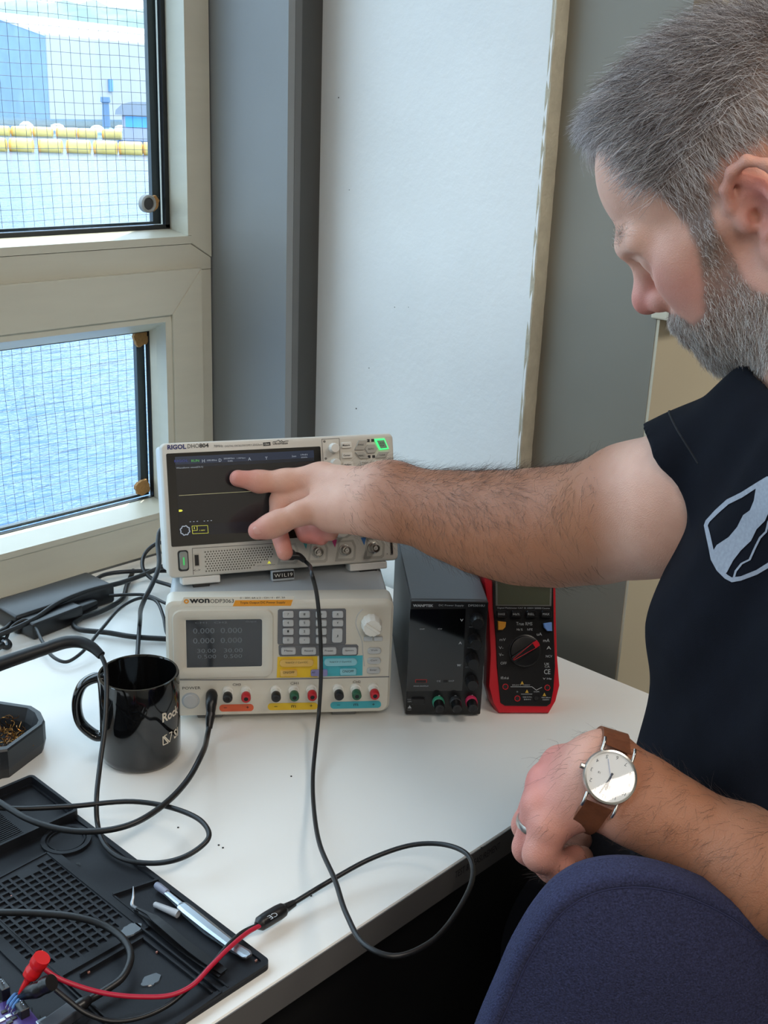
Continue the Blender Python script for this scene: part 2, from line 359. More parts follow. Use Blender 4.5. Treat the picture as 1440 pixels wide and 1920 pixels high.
# ------------------------------------------------------------------ outside: water, boom of yellow floats, shore, shed, boat house, hill
WZ = 1.39-4.0
def out_at(px, py, dist): d = ray(px, py); return CAM + d*(dist/math.hypot(d[0], d[1]))
m_water = bpy.data.materials.new('harbour_water'); m_water.use_nodes = True
_n = m_water.node_tree.nodes; _l = m_water.node_tree.links; _p = _n['Principled BSDF']
_p.inputs['Base Color'].default_value = (*lin((46, 80, 116)), 1); _p.inputs['Roughness'].default_value = .14; _p.inputs['Specular IOR Level'].default_value = .25
_tc = _n.new('ShaderNodeTexCoord'); _mp = _n.new('ShaderNodeMapping'); _mp.inputs['Scale'].default_value = (1.0, 1.0, 1.0); _mp.inputs['Rotation'].default_value = (0, 0, .75)
_mp.inputs['Scale'].default_value = (.55, 1.6, 1)
_w = _n.new('ShaderNodeTexNoise'); _w.inputs['Scale'].default_value = .9; _w.inputs['Detail'].default_value = 5; _w.inputs['Roughness'].default_value = .6
_b = _n.new('ShaderNodeBump'); _b.inputs['Strength'].default_value = .45; _b.inputs['Distance'].default_value = .35
_l.new(_tc.outputs['Object'], _mp.inputs[0]); _l.new(_mp.outputs[0], _w.inputs['Vector']); _l.new(_w.outputs['Fac'], _b.inputs['Height']); _l.new(_b.outputs[0], _p.inputs['Normal'])
struct(G().box(-400, 900, 3.0, 900, WZ-.004, WZ).obj('water', m_water)); bpy.data.objects['water']['label'] = 'pale blue rippled harbour water'
tag(bpy.data.objects['water'], 'pale blue rippled harbour water outside the window', 'water', kind='stuff')
m_fl = mat('yellow_float_plastic', (222, 192, 110), .5, var=.1, vscale=2); m_fo = mat('orange_float_end', (240, 172, 80), .5)
def floatb(px, py, dist, L, label):
    c = out_at(px, py, dist); x = CR[0]*np.array([1, 1, 0]); x /= np.linalg.norm(x)
    e = empty('boom_float', frame((c[0], c[1], WZ-.1), x, (0, 0, 1))); tag(e, label, 'float', 'yellow floats of the boom across the water')
    R = .52
    prof = [(R*math.sin(t)*1.0, 0) for t in (0,)]
    g = G(); ring = lambda xx, s: [(xx, R*.8*s*math.cos(t), R*.95+R*s*math.sin(t)) for t in [2*math.pi*k/14 for k in range(14)]]
    g.loft([ring(-L*.36, .96), ring(-L*.3, 1), ring(L*.4, 1), ring(L*.46, .92), ring(L*.48, .7)]); g.obj('float_shell', m_fl, e, smooth=40)
    g = G(); g.loft([ring(-L*.48, .72), ring(-L*.46, .94), ring(-L*.36, .98)]); g.obj('end_cap', m_fo, e, smooth=40)
row1 = [(-6, 331), (44, 330), (98, 330), (150, 328), (200, 327), (247, 326), (292, 325)]
row2 = [(4, 308), (44, 308), (84, 307), (127, 306), (166, 305), (212, 304)]
ordn = ('leftmost', 'second from left', 'third from left', 'fourth from left', 'fifth from left', 'sixth from left', 'rightmost')
for i, (px, py) in enumerate(row1): floatb(px, py, 88, 1.72, 'yellow boom float with orange end, near row, '+ordn[i])
for i, (px, py) in enumerate(row2): floatb(px, py, 118, 1.9, 'yellow boom float with orange end, far row, '+(ordn[i] if i < 5 else 'rightmost and palest'))
m_shade = mat('shaded_gable_cladding', (134, 160, 184), .8, var=.08, vscale=.6); m_shed = mat('white_shed_cladding', (188, 184, 181), .7, var=.02, vscale=.3)  # gable colour has the bluish shade of its unlit side painted in
m_roof = mat('pale_shed_roof', (206, 206, 204), .6)
# shed: gable end on the left, long white side, pitched roof
D0 = 150.
cA = out_at(95, 250, D0); cB = out_at(330, 255, D0+18); cG = out_at(-120, 250, D0+26)
gz = -1.6
ea = cA+(ray(95, 66)*(D0/math.hypot(*ray(95, 66)[:2]))+CAM-cA)*np.array([0, 0, 1]); zE = float(ea[2])
zR = float(out_at(5, 26, D0+13)[2])
A = np.array([cA[0], cA[1]]); Bv = np.array([cB[0], cB[1]]); Gv = np.array([cG[0], cG[1]]); Rv = (A+Gv)/2; ext = (Bv-A)
sh = empty('shed', Matrix.Translation((float(A[0]), float(A[1]), gz))); tag(sh, 'large white waterfront shed with pitched roof and gable end coloured as shaded', 'building')
def P2(q, z): return (float(q[0]-A[0]), float(q[1]-A[1]), float(z-gz))
def slab(g, q, d=.15):
    v = [np.array(p, float) for p in q]; nn = np.cross(v[1]-v[0], v[2]-v[0]); nn /= np.linalg.norm(nn)
    k = len(v); g.add([tuple(p) for p in v]+[tuple(p+nn*d) for p in v], [tuple(range(k)), tuple(range(2*k-1, k-1, -1))]+[(i, (i+1) % k, (i+1) % k+k, i+k) for i in range(k)])
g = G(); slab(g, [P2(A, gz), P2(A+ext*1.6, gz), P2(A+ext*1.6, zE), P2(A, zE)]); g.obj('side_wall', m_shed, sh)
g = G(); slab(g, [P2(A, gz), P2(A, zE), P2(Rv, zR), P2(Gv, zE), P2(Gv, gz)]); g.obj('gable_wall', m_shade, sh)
g = G(); slab(g, [P2(A-ext*.01, zE-.1), P2(A+ext*1.6, zE-.1), P2(Rv+ext*1.6, zR), P2(Rv-ext*.01, zR)], .3); slab(g, [P2(Gv-ext*.01, zE-.1), P2(Rv-ext*.01, zR), P2(Rv+ext*1.6, zR), P2(Gv+ext*1.6, zE-.1)], .3); g.obj('roof', m_roof, sh)
c1 = np.array(P2(A+ext*.80, 0)); 
wv = ext/np.linalg.norm(ext); nrm = np.array([wv[1], -wv[0]])
def wallbox(px, py0, py1, wpx, nm, m):
    c = out_at(px, (py0+py1)/2, D0+8); t = (c[:2]-A)@wv; q = A+wv*t-0*nrm; w = wpx/F_PX*D0*.8
    z1 = float(out_at(px, py0, D0+8)[2]); z0 = float(out_at(px, py1, D0+8)[2])
    o = nrm if (np.array([0, 0])-A)@nrm > 0 else -nrm
    g = G(); slab(g, [P2(q-wv*w/2+o*.2, z0), P2(q+wv*w/2+o*.2, z0), P2(q+wv*w/2+o*.2, z1), P2(q-wv*w/2+o*.2, z1)], .3); g.obj(nm, m, sh)
wallbox(200, 148, 172, 10, 'window', mat('shed_window_blue', (110, 160, 215), .3))
# shore bank of rubble
m_bank = mat('blue_green_scrub_bank', (84, 104, 114), .95, rgb2=(124, 146, 152), vscale=.8, bump=.6, bscale=1)
bk = G(); nb = 150
def bank(px, py, dist): return out_at(px, py, dist)
rows = []
for r_, (d0, py, jt) in enumerate(((121, 330, 0), (124, 296, 2), (128, 276, 5), (134, 256, 5), (142, 246, 6), (150, 262, 2), (170, 262, 2))):
    row = []
    for k in range(nb+1):
        px = -970+k*9.; q = bank(px, py+random.uniform(-jt, jt)+(4 if 90 < px < 150 and r_ in (3, 4) else 0), d0); row.append((q[0], q[1], max(q[2], WZ-.3)))
    rows.append(row)
bk.loft(rows, False, False, closed=False); bo = bk.obj('shore_bank', m_bank, smooth=60); tag(bo, 'blue-grey scrubby shore bank between shed and floats', 'bank')
# white things on the shore: rocks and sheets
for i, (px, py, s, lb) in enumerate(((50, 243, .9, 'small white bollard standing on the shore bank left of shed corner'), (108, 240, .8, 'low white heap on the bank at the shed corner'), (140, 250, 1.0, 'pale sheet lying on the bank under the shed wall'), (182, 243, .8, 'white heap on the bank beside the dark mast'), (226, 242, .7, 'white heap on the bank left of the boat house'))):
    c = out_at(px, py, 131); rr = random.Random(i); g = G()
    rings = [[(s*f_*(1+rr.uniform(-.2, .2))*math.cos(t), s*f_*.6*math.sin(t), z*(s*.55 if i else s*.9)) for t in [2*math.pi*k/9 for k in range(9)]] for f_, z in ((.9, -.6), (1, 0), (.75, .6), (.3, 1.))]
    g.loft(rings); o = g.obj('bollard' if i == 0 else 'white_heap', mat('white_stone', (240, 240, 236), .8), T=Matrix.Translation(c) @ Matrix.Rotation(rr.uniform(0, 3), 4, 'Z')); tag(o, lb, 'bollard' if i == 0 else 'heap')
# mast with a dark drum beside the shed
c = out_at(200, 246, 136); zt = float(out_at(200, 182, 136)[2]); ms = empty('mast', Matrix.Translation(c)); tag(ms, 'dark blue-grey mast with wide foot in front of the shed', 'mast')
m_mast = mat('blue_grey_mast', (104, 130, 158), .7)
G().lathe([(.45, -1), (.42, 1.), (.36, zt-c[2]-.6), (.55, zt-c[2]-.5), (.5, zt-c[2])], 12).obj('pole', m_mast, ms, smooth=40)
G().lathe([(1.6, -2.6), (1.5, -.2), (.5, .4)], 12).obj('foot', m_mast, ms, smooth=40)
# boat house with domed grey roof and blue window band
c = out_at(284, 300, 112); x = CR[0]*np.array([1, 1, 0]); x /= np.linalg.norm(x); k = 112/F_PX
bh = empty('boat_house', frame((c[0], c[1], WZ), x, (0, 0, 1))); tag(bh, 'grey boat house with domed roof and bright blue window band', 'boat')
z_ = lambda py: float(out_at(284, py, 112)[2]-WZ); w = 48*k
G().rbox(-w, w, -1.5, 2.5, 0, z_(278), .2).obj('hull', mat('dark_hull', (92, 110, 138), .5), bh)
G().rbox(-w*.92, w, -1.4, 2.5, z_(278), z_(216), .15).obj('cabin', mat('mauve_cabin', (165, 168, 186), .6), bh)
G().box(-w*.78, w, -1.46, -1.3, z_(240), z_(219)).obj('window_band', mat('blue_window_band', (80, 165, 235), .25), bh)
g = G(); pr = [(-w*1.12, z_(217)), (-w*1.08, z_(208)), (-w*.85, z_(197)), (-w*.5, z_(192)), (w*.5, z_(191)), (w, z_(197)), (w*1.1, z_(217))]; g.prism(pr, -1.8, 2.6); g.obj('roof', mat('grey_dome_roof', (140, 146, 156), .6), bh)
# wooded hill behind
m_hill = mat('hazy_wooded_hill', (86, 104, 108), .95, rgb2=(118, 138, 140), vscale=.12, bump=.5, bscale=.3)
hg = G(); rows = []
for r_, (dist, py) in enumerate(((240, 300), (246, 90), (255, 34), (268, 3), (300, 60))):
    row = []
    for kx in range(110):
        px = -2400+kx*28.; j = random.uniform(-5, 5) if r_ in (2, 3) else 0
        q = out_at(px, py+j+(10 if px > 180 else 0), dist+random.uniform(-2, 2)); row.append(tuple(q))
    rows.append(row)
hg.loft(rows, False, False, closed=False); tag(hg.obj('wooded_hill', m_hill, smooth=70), 'hazy grey-green wooded hill behind the white shed', 'hill')

# ------------------------------------------------------------------ desk
TZ = TABLE_Z; DY0 = 0.5435; DX1 = 1.119
m_top = mat('white_desk_laminate', (240, 239, 234), 0.32, var=0.015, vscale=7, bump=0.02, bscale=300)
m_band = mat('charcoal_edge_band', (96, 95, 94), 0.55)
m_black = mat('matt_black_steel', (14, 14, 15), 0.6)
m_ink = mat('black_print', (18, 18, 20), 0.6)
zb = at_y(660, 1802, DY0)[2]
desk = empty('desk', Matrix.Translation((0, 0, 0))); tag(desk, 'white topped desk with charcoal front edge under the window', 'desk')
G().rbox(-1.5, DX1, DY0+.001, WALLY-.002, zb, TZ, .0012, 1).obj('desk_top', m_top, desk)
G().box(-1.5, DX1-.0005, DY0, DY0+.0015, zb, TZ-.0012).obj('edge_band', m_band, desk)
g = G(); a = at_y(853, 1640, DY0); b = at_y(937, 1585, DY0)
text_on(g, 'TEST & MEASUREMENT', (a[0]+b[0])/2, (a[2]+b[2])/2, w=b[0]-a[0], h=.0075, y=DY0-.0004); g.obj('lettering', m_ink, desk)
for x in (-1.4, 1.088):
    G().rbox(x-.025, x+.025, DY0+.35, DY0+.40, 0, zb, .003).obj('leg', m_black, desk)
    G().rbox(x-.025, x+.025, DY0+.1, DY0+.7, 0, .03, .003).obj('foot_rail', m_black, desk)
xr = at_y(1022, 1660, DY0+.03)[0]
cab = empty('shade_filler_cabinet', Matrix.Translation((xr-.45, DY0+.03, 0))); tag(cab, 'made-up black cabinet filling the shade under the desk', 'cabinet')  # cabinet made up to stand for the shade below the desk
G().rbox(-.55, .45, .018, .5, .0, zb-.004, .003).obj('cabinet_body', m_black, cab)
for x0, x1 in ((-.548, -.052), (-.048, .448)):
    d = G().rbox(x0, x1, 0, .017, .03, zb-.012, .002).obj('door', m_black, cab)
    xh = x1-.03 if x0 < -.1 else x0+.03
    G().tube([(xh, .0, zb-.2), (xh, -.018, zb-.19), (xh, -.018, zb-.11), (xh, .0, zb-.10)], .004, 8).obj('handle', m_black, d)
# pencil specks and crumbs on the top
for i, (px, py) in enumerate(((546, 1456), (410, 1585), (418, 1590), (334, 1552), (903, 1770-180), (583, 1680))):
    c = at_z(px, py, TZ); G().lathe([(.0009, 0), (.0011, .0005), (.0004, .0009)], 6, Matrix.Translation((c[0], c[1], TZ))).obj('desk_speck', m_ink, desk)

# ------------------------------------------------------------------ instrument helper
class Inst:
    def __init__(s, name, mtx, label, cat, off=(0, 0), k=1.0, mm=1.0):
        s.M = mtx; s.I = mtx.inverted(); s.e = empty(name, mtx); tag(s.e, label, cat); s.off = off; s.k = k; s.mm = mm
    def px(s, px, py, y=0.0):
        o = s.I @ Vector(CAM); d = (s.I.to_3x3() @ Vector(ray(px, py))); t = (y-o.y)/d.y; q = o+d*t; return q.x, q.z
    def c(s, cx, cy, y=0.0): return s.px(s.off[0]+cx*s.k, s.off[1]+cy*s.k, y)
    def W(s, x, y, z): return s.M @ Vector((x, y, z))
    def plate(s, name, poly, t, m, parent=None, y=0.0, ch=0.0, smooth=None):
        return G().prism(poly, y-t, y, ch=ch).obj(name, m, parent or s.e, smooth=smooth)
    def poly(s, pts): return [s.c(*p) for p in pts]
    def button(s, name, cx, cy, w, h, t, m, parent=None, r=None, y=0.0):
        x, z = s.c(cx, cy, y); a = w*s.mm/2; b = h*s.mm/2; r = min(a, b)*.45 if r is None else r
        return G().prism(rrect(x-a, x+a, z-b, z+b, r, 4), y-t, y, ch=min(t*.4, .0006)).obj(name, m, parent or s.e, smooth=35)
    def knob(s, name, cx, cy, r, t, m, parent=None, y=0.0, flutes=0):
        x, z = s.c(cx, cy, y); n = 36; g = G(); rings = []
        for rr, yy in ((1.0, y), (1.0, y-t*.35), (.93, y-t*.45), (.9, y-t*.92), (.82, y-t)):
            rings.append([(x+rr*r*(1-(.06 if flutes and k % 3 == 0 else 0))*math.cos(2*math.pi*k/n), yy, z+rr*r*(1-(.06 if flutes and k % 3 == 0 else 0))*math.sin(2*math.pi*k/n)) for k in range(n)])
        g.loft(rings); return g.obj(name, m, parent or s.e, smooth=40)
    def text(s, g, t, cx, cy, w, h, y=-.0003, bold=0.0, rot=0.0):
        x, z = s.c(cx, cy, y); text_on(g, t, x, z, w*s.mm, h*s.mm, y, bold, rot=rot)

# ------------------------------------------------------------------ bench power supply with colour display (lower unit)
m_cream_p = mat('cream_instrument_plastic', (214, 210, 197), .45, bump=.03, bscale=500)
m_greyp = mat('cool_grey_instrument_case', (172, 178, 182), .45, bump=.03, bscale=500)
m_lcd = mat('dark_lcd_glass', (40, 44, 50), .12, coat=.4)
m_lcdtxt = mat('pale_lcd_segment', (118, 126, 132), .5)
m_dkey = mat('slate_key_field', (104, 106, 110), .5)
m_key = mat('light_grey_key', (186, 188, 188), .45)
m_keyt = mat('dark_key_print', (40, 42, 44), .6)
m_yel = mat('yellow_panel_print', (236, 196, 40), .5); m_cyan = mat('turquoise_panel_print', (70, 176, 190), .5); m_orange = mat('orange_panel_print', (240, 160, 40), .5); m_red2 = mat('orange_red_panel_print', (222, 98, 60), .5)
m_white = mat('white_plastic', (228, 226, 218), .4); m_redp = mat('red_plastic', (190, 28, 40), .4); m_grn = mat('green_plastic', (40, 92, 66), .4); m_blk = mat('black_plastic', (20, 20, 22), .35)
m_metal = mat('brushed_metal', (190, 188, 182), .3, 1.0)
a = at_z(315, 1345, .748); b = at_z(730, 1335, .748)
OW = Inst('bench_power_supply', frame(tuple((a+b)/2), b-a, (0, 0, 1)), 'cream bench power supply with yellow and turquoise panels beneath the oscilloscope', 'power supply', (300, 1070), .3194, .1886e-3)
hw = np.linalg.norm(b-a)/2
def ow_ring(w, z0, z1, r, y): return [(x, y, z) for x, z in rrect(-w, w, z0, z1, r, 5)]
g = G(); g.loft([ow_ring(hw, 0, .137, .008, .03), ow_ring(hw, 0, .140, .010, .012), ow_ring(hw, 0, .138, .010, .003), ow_ring(hw-.003, .002, .134, .009, 0)]); g.obj('front_bezel', m_cream_p, OW.e, smooth=40)
g = G(); g.loft([ow_ring(hw-.004, .004, .133, .012, .27), ow_ring(hw-.002, .003, .135, .010, .26), ow_ring(hw-.002, .003, .135, .010, .0302)]); g.obj('case', m_greyp, OW.e, smooth=40)
for x in (-hw+.045, hw-.05):
    for y in (.02, .22): G().rbox(x-.014, x+.014, y-.010, y+.010, -.008, .004, .002).obj('foot', mat('grey_rubber_foot', (120, 122, 122), .7), OW.e)
ink = G()
# label strip
OW.plate('label_strip', OW.poly([(115, 210), (140, 155), (790, 150), (775, 202)]), .0003, mat('pale_label_print', (232, 229, 216), .5))
OW.plate('label_strip', OW.poly([(427, 208), (442, 173), (780, 170), (768, 205)]), .0005, m_orange)
OW.text(ink, 'won', 232, 178, 112, 27, -.0006, .03); OW.text(ink, 'ODP3063', 364, 178, 132, 24, -.0006)
OW.text(ink, '0 - 30V, 6A x 2 - CH / 0 - 6V, 3A', 603, 160, 255, 13, -.0006); OW.text(ink, 'Triple Output DC Power Supply', 603, 189, 255, 17, -.0008)
g = G(); x, z = OW.c(155, 179); g.loft([[(x+r*math.cos(t), -.0007, z+r*math.sin(t)) for t in [2*math.pi*k/20 for k in range(20)]] for r in (.0026, .0012)], False, False); g.obj('logo_ring', m_orange, OW.e)
# screen surround
def ring_frame(I, x0, y0, x1, y1, r, steps, name, m):
    (xa, za), (xb, zb_) = I.c(x0, (y0+y1)/2), I.c(x1, (y0+y1)/2); zt = I.c((x0+x1)/2, y0)[1]; zbt = I.c((x0+x1)/2, y1)[1]
    g = G(); g.loft([[(x, yy, z) for x, z in rrect(xa+i, xb-i, zbt+i, zt-i, max(r-i*.6, .001), 5)] for i, yy in steps], False, False); g.obj(name, m, I.e, smooth=40); return xa, xb, zbt, zt
xa, xb, z0, z1 = ring_frame(OW, 75, 225, 665, 625, .010, ((0, 0), (.0008, -.0026), (.003, -.003), (.009, -.003), (.013, .0005), (.0165, .0005)), 'screen_surround', m_cream_p)
lx0, lz1 = OW.c(152, 290); lx1, lz0 = OW.c(602, 560)
OW.plate('display', [(lx0, lz0), (lx1, lz0), (lx1, lz1), (lx0, lz1)], .0006, m_lcd, y=.0003)
lc = G()
for t, cx, cy, w, h in (('0.000  0.000', 338, 352, 276, 34), ('0.000  0.000', 338, 410, 276, 34), ('30.00   30.00', 352, 469, 258, 26), ('0.500   0.500', 352, 503, 252, 24), ('CH1   CH2', 300, 305, 180, 11), ('Output', 535, 300, 60, 10)): OW.text(lc, t, cx, cy, w, h, -.0006)
lc.obj('display_digits', m_lcdtxt, OW.e)
# key field
OW.plate('key_field', OW.poly([(700, 226), (1085, 222), (1092, 230), (1092, 424), (1085, 432), (696, 432), (690, 424), (692, 232)]), .0008, m_dkey)
OW.plate('key_field', OW.poly([(700, 436), (1155, 433), (1164, 442), (1162, 488), (1152, 496), (706, 500), (698, 490), (696, 444)]), .0008, m_dkey)
for r_, row in enumerate((('7', '8', '9', '^'), ('4', '5', '6', 'v'), ('1', '2', '3', ''), ('0', '.', '<', ''))):
    for c_, t in enumerate(row):
        cx = (752, 848, 946, 1043)[c_]; cy = (254, 304, 354, 405)[r_]
        if c_ == 3 and r_ == 2: OW.button('key', 1040, 376, 60, 88, .0032, m_key, y=-.0008); OW.text(ink, 'J', 1040, 384, 12, 16, -.0043, rot=math.radians(0))
        elif c_ < 3 or r_ < 2: OW.button('key', cx, cy, 62, 38, .0032, m_key, y=-.0008); OW.text(ink, t, cx, cy+2, 10 if t != '.' else 5, 14 if t not in '.<' else 6, -.0043)
for cx, t in ((754, 'Menu'), (873, 'Record'), (992, 'Preset'), (1112, 'System')): OW.button('key', cx, 468, 84, 42, .0032, m_key, y=-.0008); OW.text(ink, t, cx, 470, 48, 12, -.0043)
OW.plate('channel_panel', OW.poly([(690, 506), (924, 502), (924, 625), (685, 627)]), .0005, m_yel)
OW.plate('channel_panel', OW.poly([(940, 502), (1190, 497), (1188, 614), (940, 620)]), .0005, m_cyan)
for cx, cy, w, m_, t in ((802, 537, 196, 'y', 'Volt/CV // Curr/CC'), (1060, 533, 192, 'c', 'Volt/CV // Curr/CC')):
    OW.button('rocker_key', cx, cy, w, 44, .003, mat('amber_key', (226, 184, 96), .4) if m_ == 'y' else mat('aqua_key', (140, 200, 212), .4), y=-.0005, r=.0038); OW.text(ink, t, cx, cy+2, 130, 11, -.004)
OW.button('output_key', 755, 597, 98, 40, .003, mat('amber_key', (226, 184, 96), .4), y=-.0005); OW.text(ink, 'ON/OFF', 755, 598, 66, 16, -.004)
OW.button('output_key', 1104, 590, 96, 38, .003, mat('aqua_key', (140, 200, 212), .4), y=-.0005); OW.text(ink, 'ON/OFF', 1104, 591, 66, 16, -.004)
OW.button('mode_key', 934, 596, 98, 38, .0032, mat('violet_key', (140, 138, 186), .4), y=-.0005); OW.text(ink, 'All', 900, 597, 18, 12, -.004)
kb = OW.knob('knob', 1240, 308, .0115, .014, m_white, flutes=1)
x, z = OW.c(1240, 308); g = G(); g.rbox(-.0018, .0018, -.0018, 0, -.010, .010, .0006, 1, Matrix.Translation((x, -.0135, z)) @ Matrix.Rotation(-.95, 4, 'Y')); g.obj('grip_bar', m_white, kb)
for cx, cy, w in ((1222, 397, 52), (1280, 396, 52)): OW.button('key', cx, cy, w, 26, .0025, m_key)
for cx, cy, t in ((1258, 466, 'Volt'), (1256, 525, 'Curr'), (1253, 582, 'Enter')): OW.button('key', cx, cy, 78, 36, .003, m_key, r=.003); OW.text(ink, t, cx, cy+1, 40, 11, -.0034)
# grooves
def ridge(I, pts, r, m, name='groove'):
    G().tube([(I.c(*p)[0], -.0001, I.c(*p)[1]) for p in pts], r, 6).obj(name, m, I.e)
ridge(OW, [(70, 640), (400, 640), (800, 634), (1345, 622)], .0006, m_dkey)
ridge(OW, [(1190, 225), (1160, 260), (1150, 310), (1165, 360), (1185, 410), (1190, 470), (1200, 560)], .0005, m_key)
OW.text(ink, 'POWER', 185, 689, 104, 18)
for t, cx, cy in (('CH3', 450, 669), ('CH1', 789, 661), ('CH2', 1155, 653)): OW.text(ink, t, cx, cy, 46, 16)
OW.knob('power_button', 180, 762, .0085, .003, m_key); OW.knob('power_button_ring', 180, 762, .0098, .0012, m_greyp)
def post(I, cx, cy, ring_m, L=.020, r=.0048, name='binding_post', body=None, dz=10):
    x, z = I.c(cx, cy, -L); g = G(); T = Matrix.Translation((x, 0, z)) @ Matrix.Rotation(math.pi/2, 4, 'X')
    g.lathe([(r*1.25, 0), (r*1.25, .003), (r*.95, .0035), (r, L*.55)], 20, T); p = g.obj(name, body or m_white, I.e, smooth=40)
    G().lathe([(r*1.02, L*.55), (r*1.08, L*.62), (r*1.08, L*.93), (r*.9, L)], 20, T).obj('terminal_cap', ring_m, p, smooth=40)
    G().lathe([(r*.5, L), (r*.45, L+.0004)], 14, T).obj('socket_hole', m_ink, p)
for cx, cy, m_ in ((397, 756, m_blk), (505, 755, m_redp), (682, 752, m_blk), (790, 748, m_grn), (895, 745, m_redp), (1053, 742, m_blk), (1157, 740, m_grn), (1263, 738, m_redp)): post(OW, cx, cy, m_)
def band(I, x0, y0, x1, y1, m):
    cy = 20; pts = []
    for k in range(9): t = math.radians(90+180*k/8); pts.append((x0+cy+cy*math.cos(t), y0+cy*math.sin(t)*-1))
    for k in range(9): t = math.radians(-90+180*k/8); pts.append((x1-cy+cy*math.cos(t), y1-cy*math.sin(t)))
    I.plate('terminal_band', I.poly(pts), .0005, m)
band(OW, 348, 806, 550, 803, m_red2); band(OW, 632, 798, 926, 794, m_yel); band(OW, 1000, 790, 1298, 784, m_cyan)
for t, cx, cy, w, h in (('-', 384, 805, 18, 3), ('+', 514, 802, 16, 16), ('-', 680, 798, 18, 3), ('+', 887, 793, 16, 16), ('-', 1048, 789, 18, 3), ('+', 1253, 785, 16, 16), ('m', 784, 797, 26, 16), ('m', 1150, 788, 26, 16)): OW.text(ink, t, cx, cy, w, h, -.0008)
ink.obj('lettering', m_keyt, OW.e)

# ------------------------------------------------------------------ oscilloscope on top
SR = np.array([.884, -.468, -.009]); SD = np.array([-.142, -.249, -.958]); SC = np.array([.8125, .9088, .9656]); SW, SH = .265, .1468
SC0 = SC+SD*SH/2
SO = Inst('oscilloscope', frame(tuple(SC0), SR, -SD), 'light grey oscilloscope with black touchscreen tilted back on the power supply', 'oscilloscope', (280, 790), .3403, .2083e-3)
m_scope = mat('light_grey_scope_plastic', (208, 205, 196), .45, bump=.03, bscale=500); m_scopeb = mat('pale_scope_case', (222, 222, 218), .45); m_bez = mat('black_screen_glass', (7, 7, 8), .09, coat=.5)
def sring(i, y, r=.006): return [(x, y, z) for x, z in rrect(-SW/2+i, SW/2-i, i, SH-i, max(r-i*.5, .001), 5)]
g = G(); g.loft([sring(.0, .016), sring(0, .002), sring(.0008, .0006), sring(.002, 0)]); g.obj('front_panel', m_scope, SO.e, smooth=40)
g = G(); g.loft([sring(.006, .075), sring(.003, .07), sring(.003, .0162)]); g.obj('case', m_scopeb, SO.e, smooth=40)
# feet
for cx, x0, x1 in ((285, 182, 392), (1212, 1112, 1316)):
    xa = SO.c(x0, 880, 0)[0]; xb = SO.c(x1, 830, 0)[0]
    f_ = G().rbox(xa, xb, .002, .022, -.009, -.0003, .0015).obj('foot', m_scopeb, SO.e); G().rbox(xa+.012, xb-.012, .004, .02, -.0135, -.0088, .001).obj('rubber_pad', m_blk, f_)
xa = SO.c(672, 850)[0]; xb = SO.c(797, 845)[0]
tgp = G().rbox(xa, xb, -.003, .006, -.0125, -.0006, .0012).obj('port_block', m_greyp, SO.e); G().rbox(xa+.001, xb-.001, -.0036, -.0031, -.0098, -.0022, .0004, 1).obj('port_label', m_blk, tgp)
g = G(); text_on(g, 'W1L19', (xa+xb)/2, -.006, (xb-xa)*.8, .004, -.0040); g.obj('lettering', m_white, tgp)
# screen
bx0, bz1 = SO.c(92, 178); bx1, _ = SO.c(942, 140); _, bz0 = SO.c(122, 692)
SO.plate('screen_glass', rrect(bx0, bx1, bz0, bz1, .0015, 3), .0006, m_bez)
u0, w1 = SO.c(140, 196); u1 = SO.c(905, 166)[0]; w0 = SO.c(165, 636)[1]
m_scr = mat('screen_dark', (16, 17, 20), .2, emit=.25, coat=.3); m_bar = mat('screen_bar', (34, 42, 58), .2, emit=.6); m_txt = mat('screen_text', (150, 162, 176), .4, emit=.4); m_yl = mat('screen_yellow', (196, 196, 70), .4, emit=.7); m_tr = mat('screen_trace', (150, 146, 110), .4, emit=.7)
m_gl = mat('screen_green', (70, 150, 70), .4, emit=.6); m_bl = mat('screen_blue', (40, 50, 120), .4, emit=.6)
SO.plate('screen_image', [(u0, w0), (u1, w0), (u1, w1), (u0, w1)], .0008, m_scr)
hb = .0085
SO.plate('screen_bar', [(u0, w1-hb), (u1, w1-hb), (u1, w1), (u0, w1)], .0009, m_bar); SO.plate('screen_bar', [(u0, w1-hb-.0035), (u1, w1-hb-.0035), (u1, w1-hb-.0003), (u0, w1-hb-.0003)], .0009, mat('screen_tab', (26, 30, 38), .2, emit=.5))
SO.plate('screen_bar', [(u0, w0), (u1, w0), (u1, w0+.012), (u0, w0+.012)], .0009, mat('screen_foot', (24, 25, 30), .2, emit=.5))
g = G(); yy = -.0011
for t, cx, cy, w, h in (('H', 298, 218, 14, 16), ('100.00ns', 345, 214, 52, 9), ('D', 390, 214, 14, 16), ('500.00MSa/s', 440, 204, 58, 8), ('1.00Mpts', 506, 203, 46, 8), ('0.00s', 446, 218, 26, 8), ('A', 552, 207, 16, 16), ('T', 645, 203, 14, 14), ('Zoom', 797, 192, 24, 9), ('19:01', 853, 184, 36, 9), ('2024/06', 853, 198, 36, 6), ('Waveform view(Ch1)', 222, 255, 140, 10)): SO.text(g, t, cx, cy, w, h, yy)
for cx in (245, 322): SO.text(g, '- - -', cx, 552 - (cx-245)*.05, 44, 3, yy)
g.obj('screen_lettering', m_txt, SO.e)
g = G(); SO.text(g, 'RIGOL', 176, 218, 72, 13, yy); g.obj('screen_lettering', m_bl, SO.e)
g = G(); SO.text(g, 'RUN', 253, 217, 40, 13, yy); g.obj('screen_lettering', m_gl, SO.e)
g = G(); ta = SO.c(160, 409); zt_ = ta[1]; g.box(u0+.002, u1-.002, -.00105, -.0009, zt_-.00022, zt_+.00022); g.obj('trace_line', m_tr, SO.e)
g = G(); SO.text(g, '1', 248, 588, 3, 12, yy)
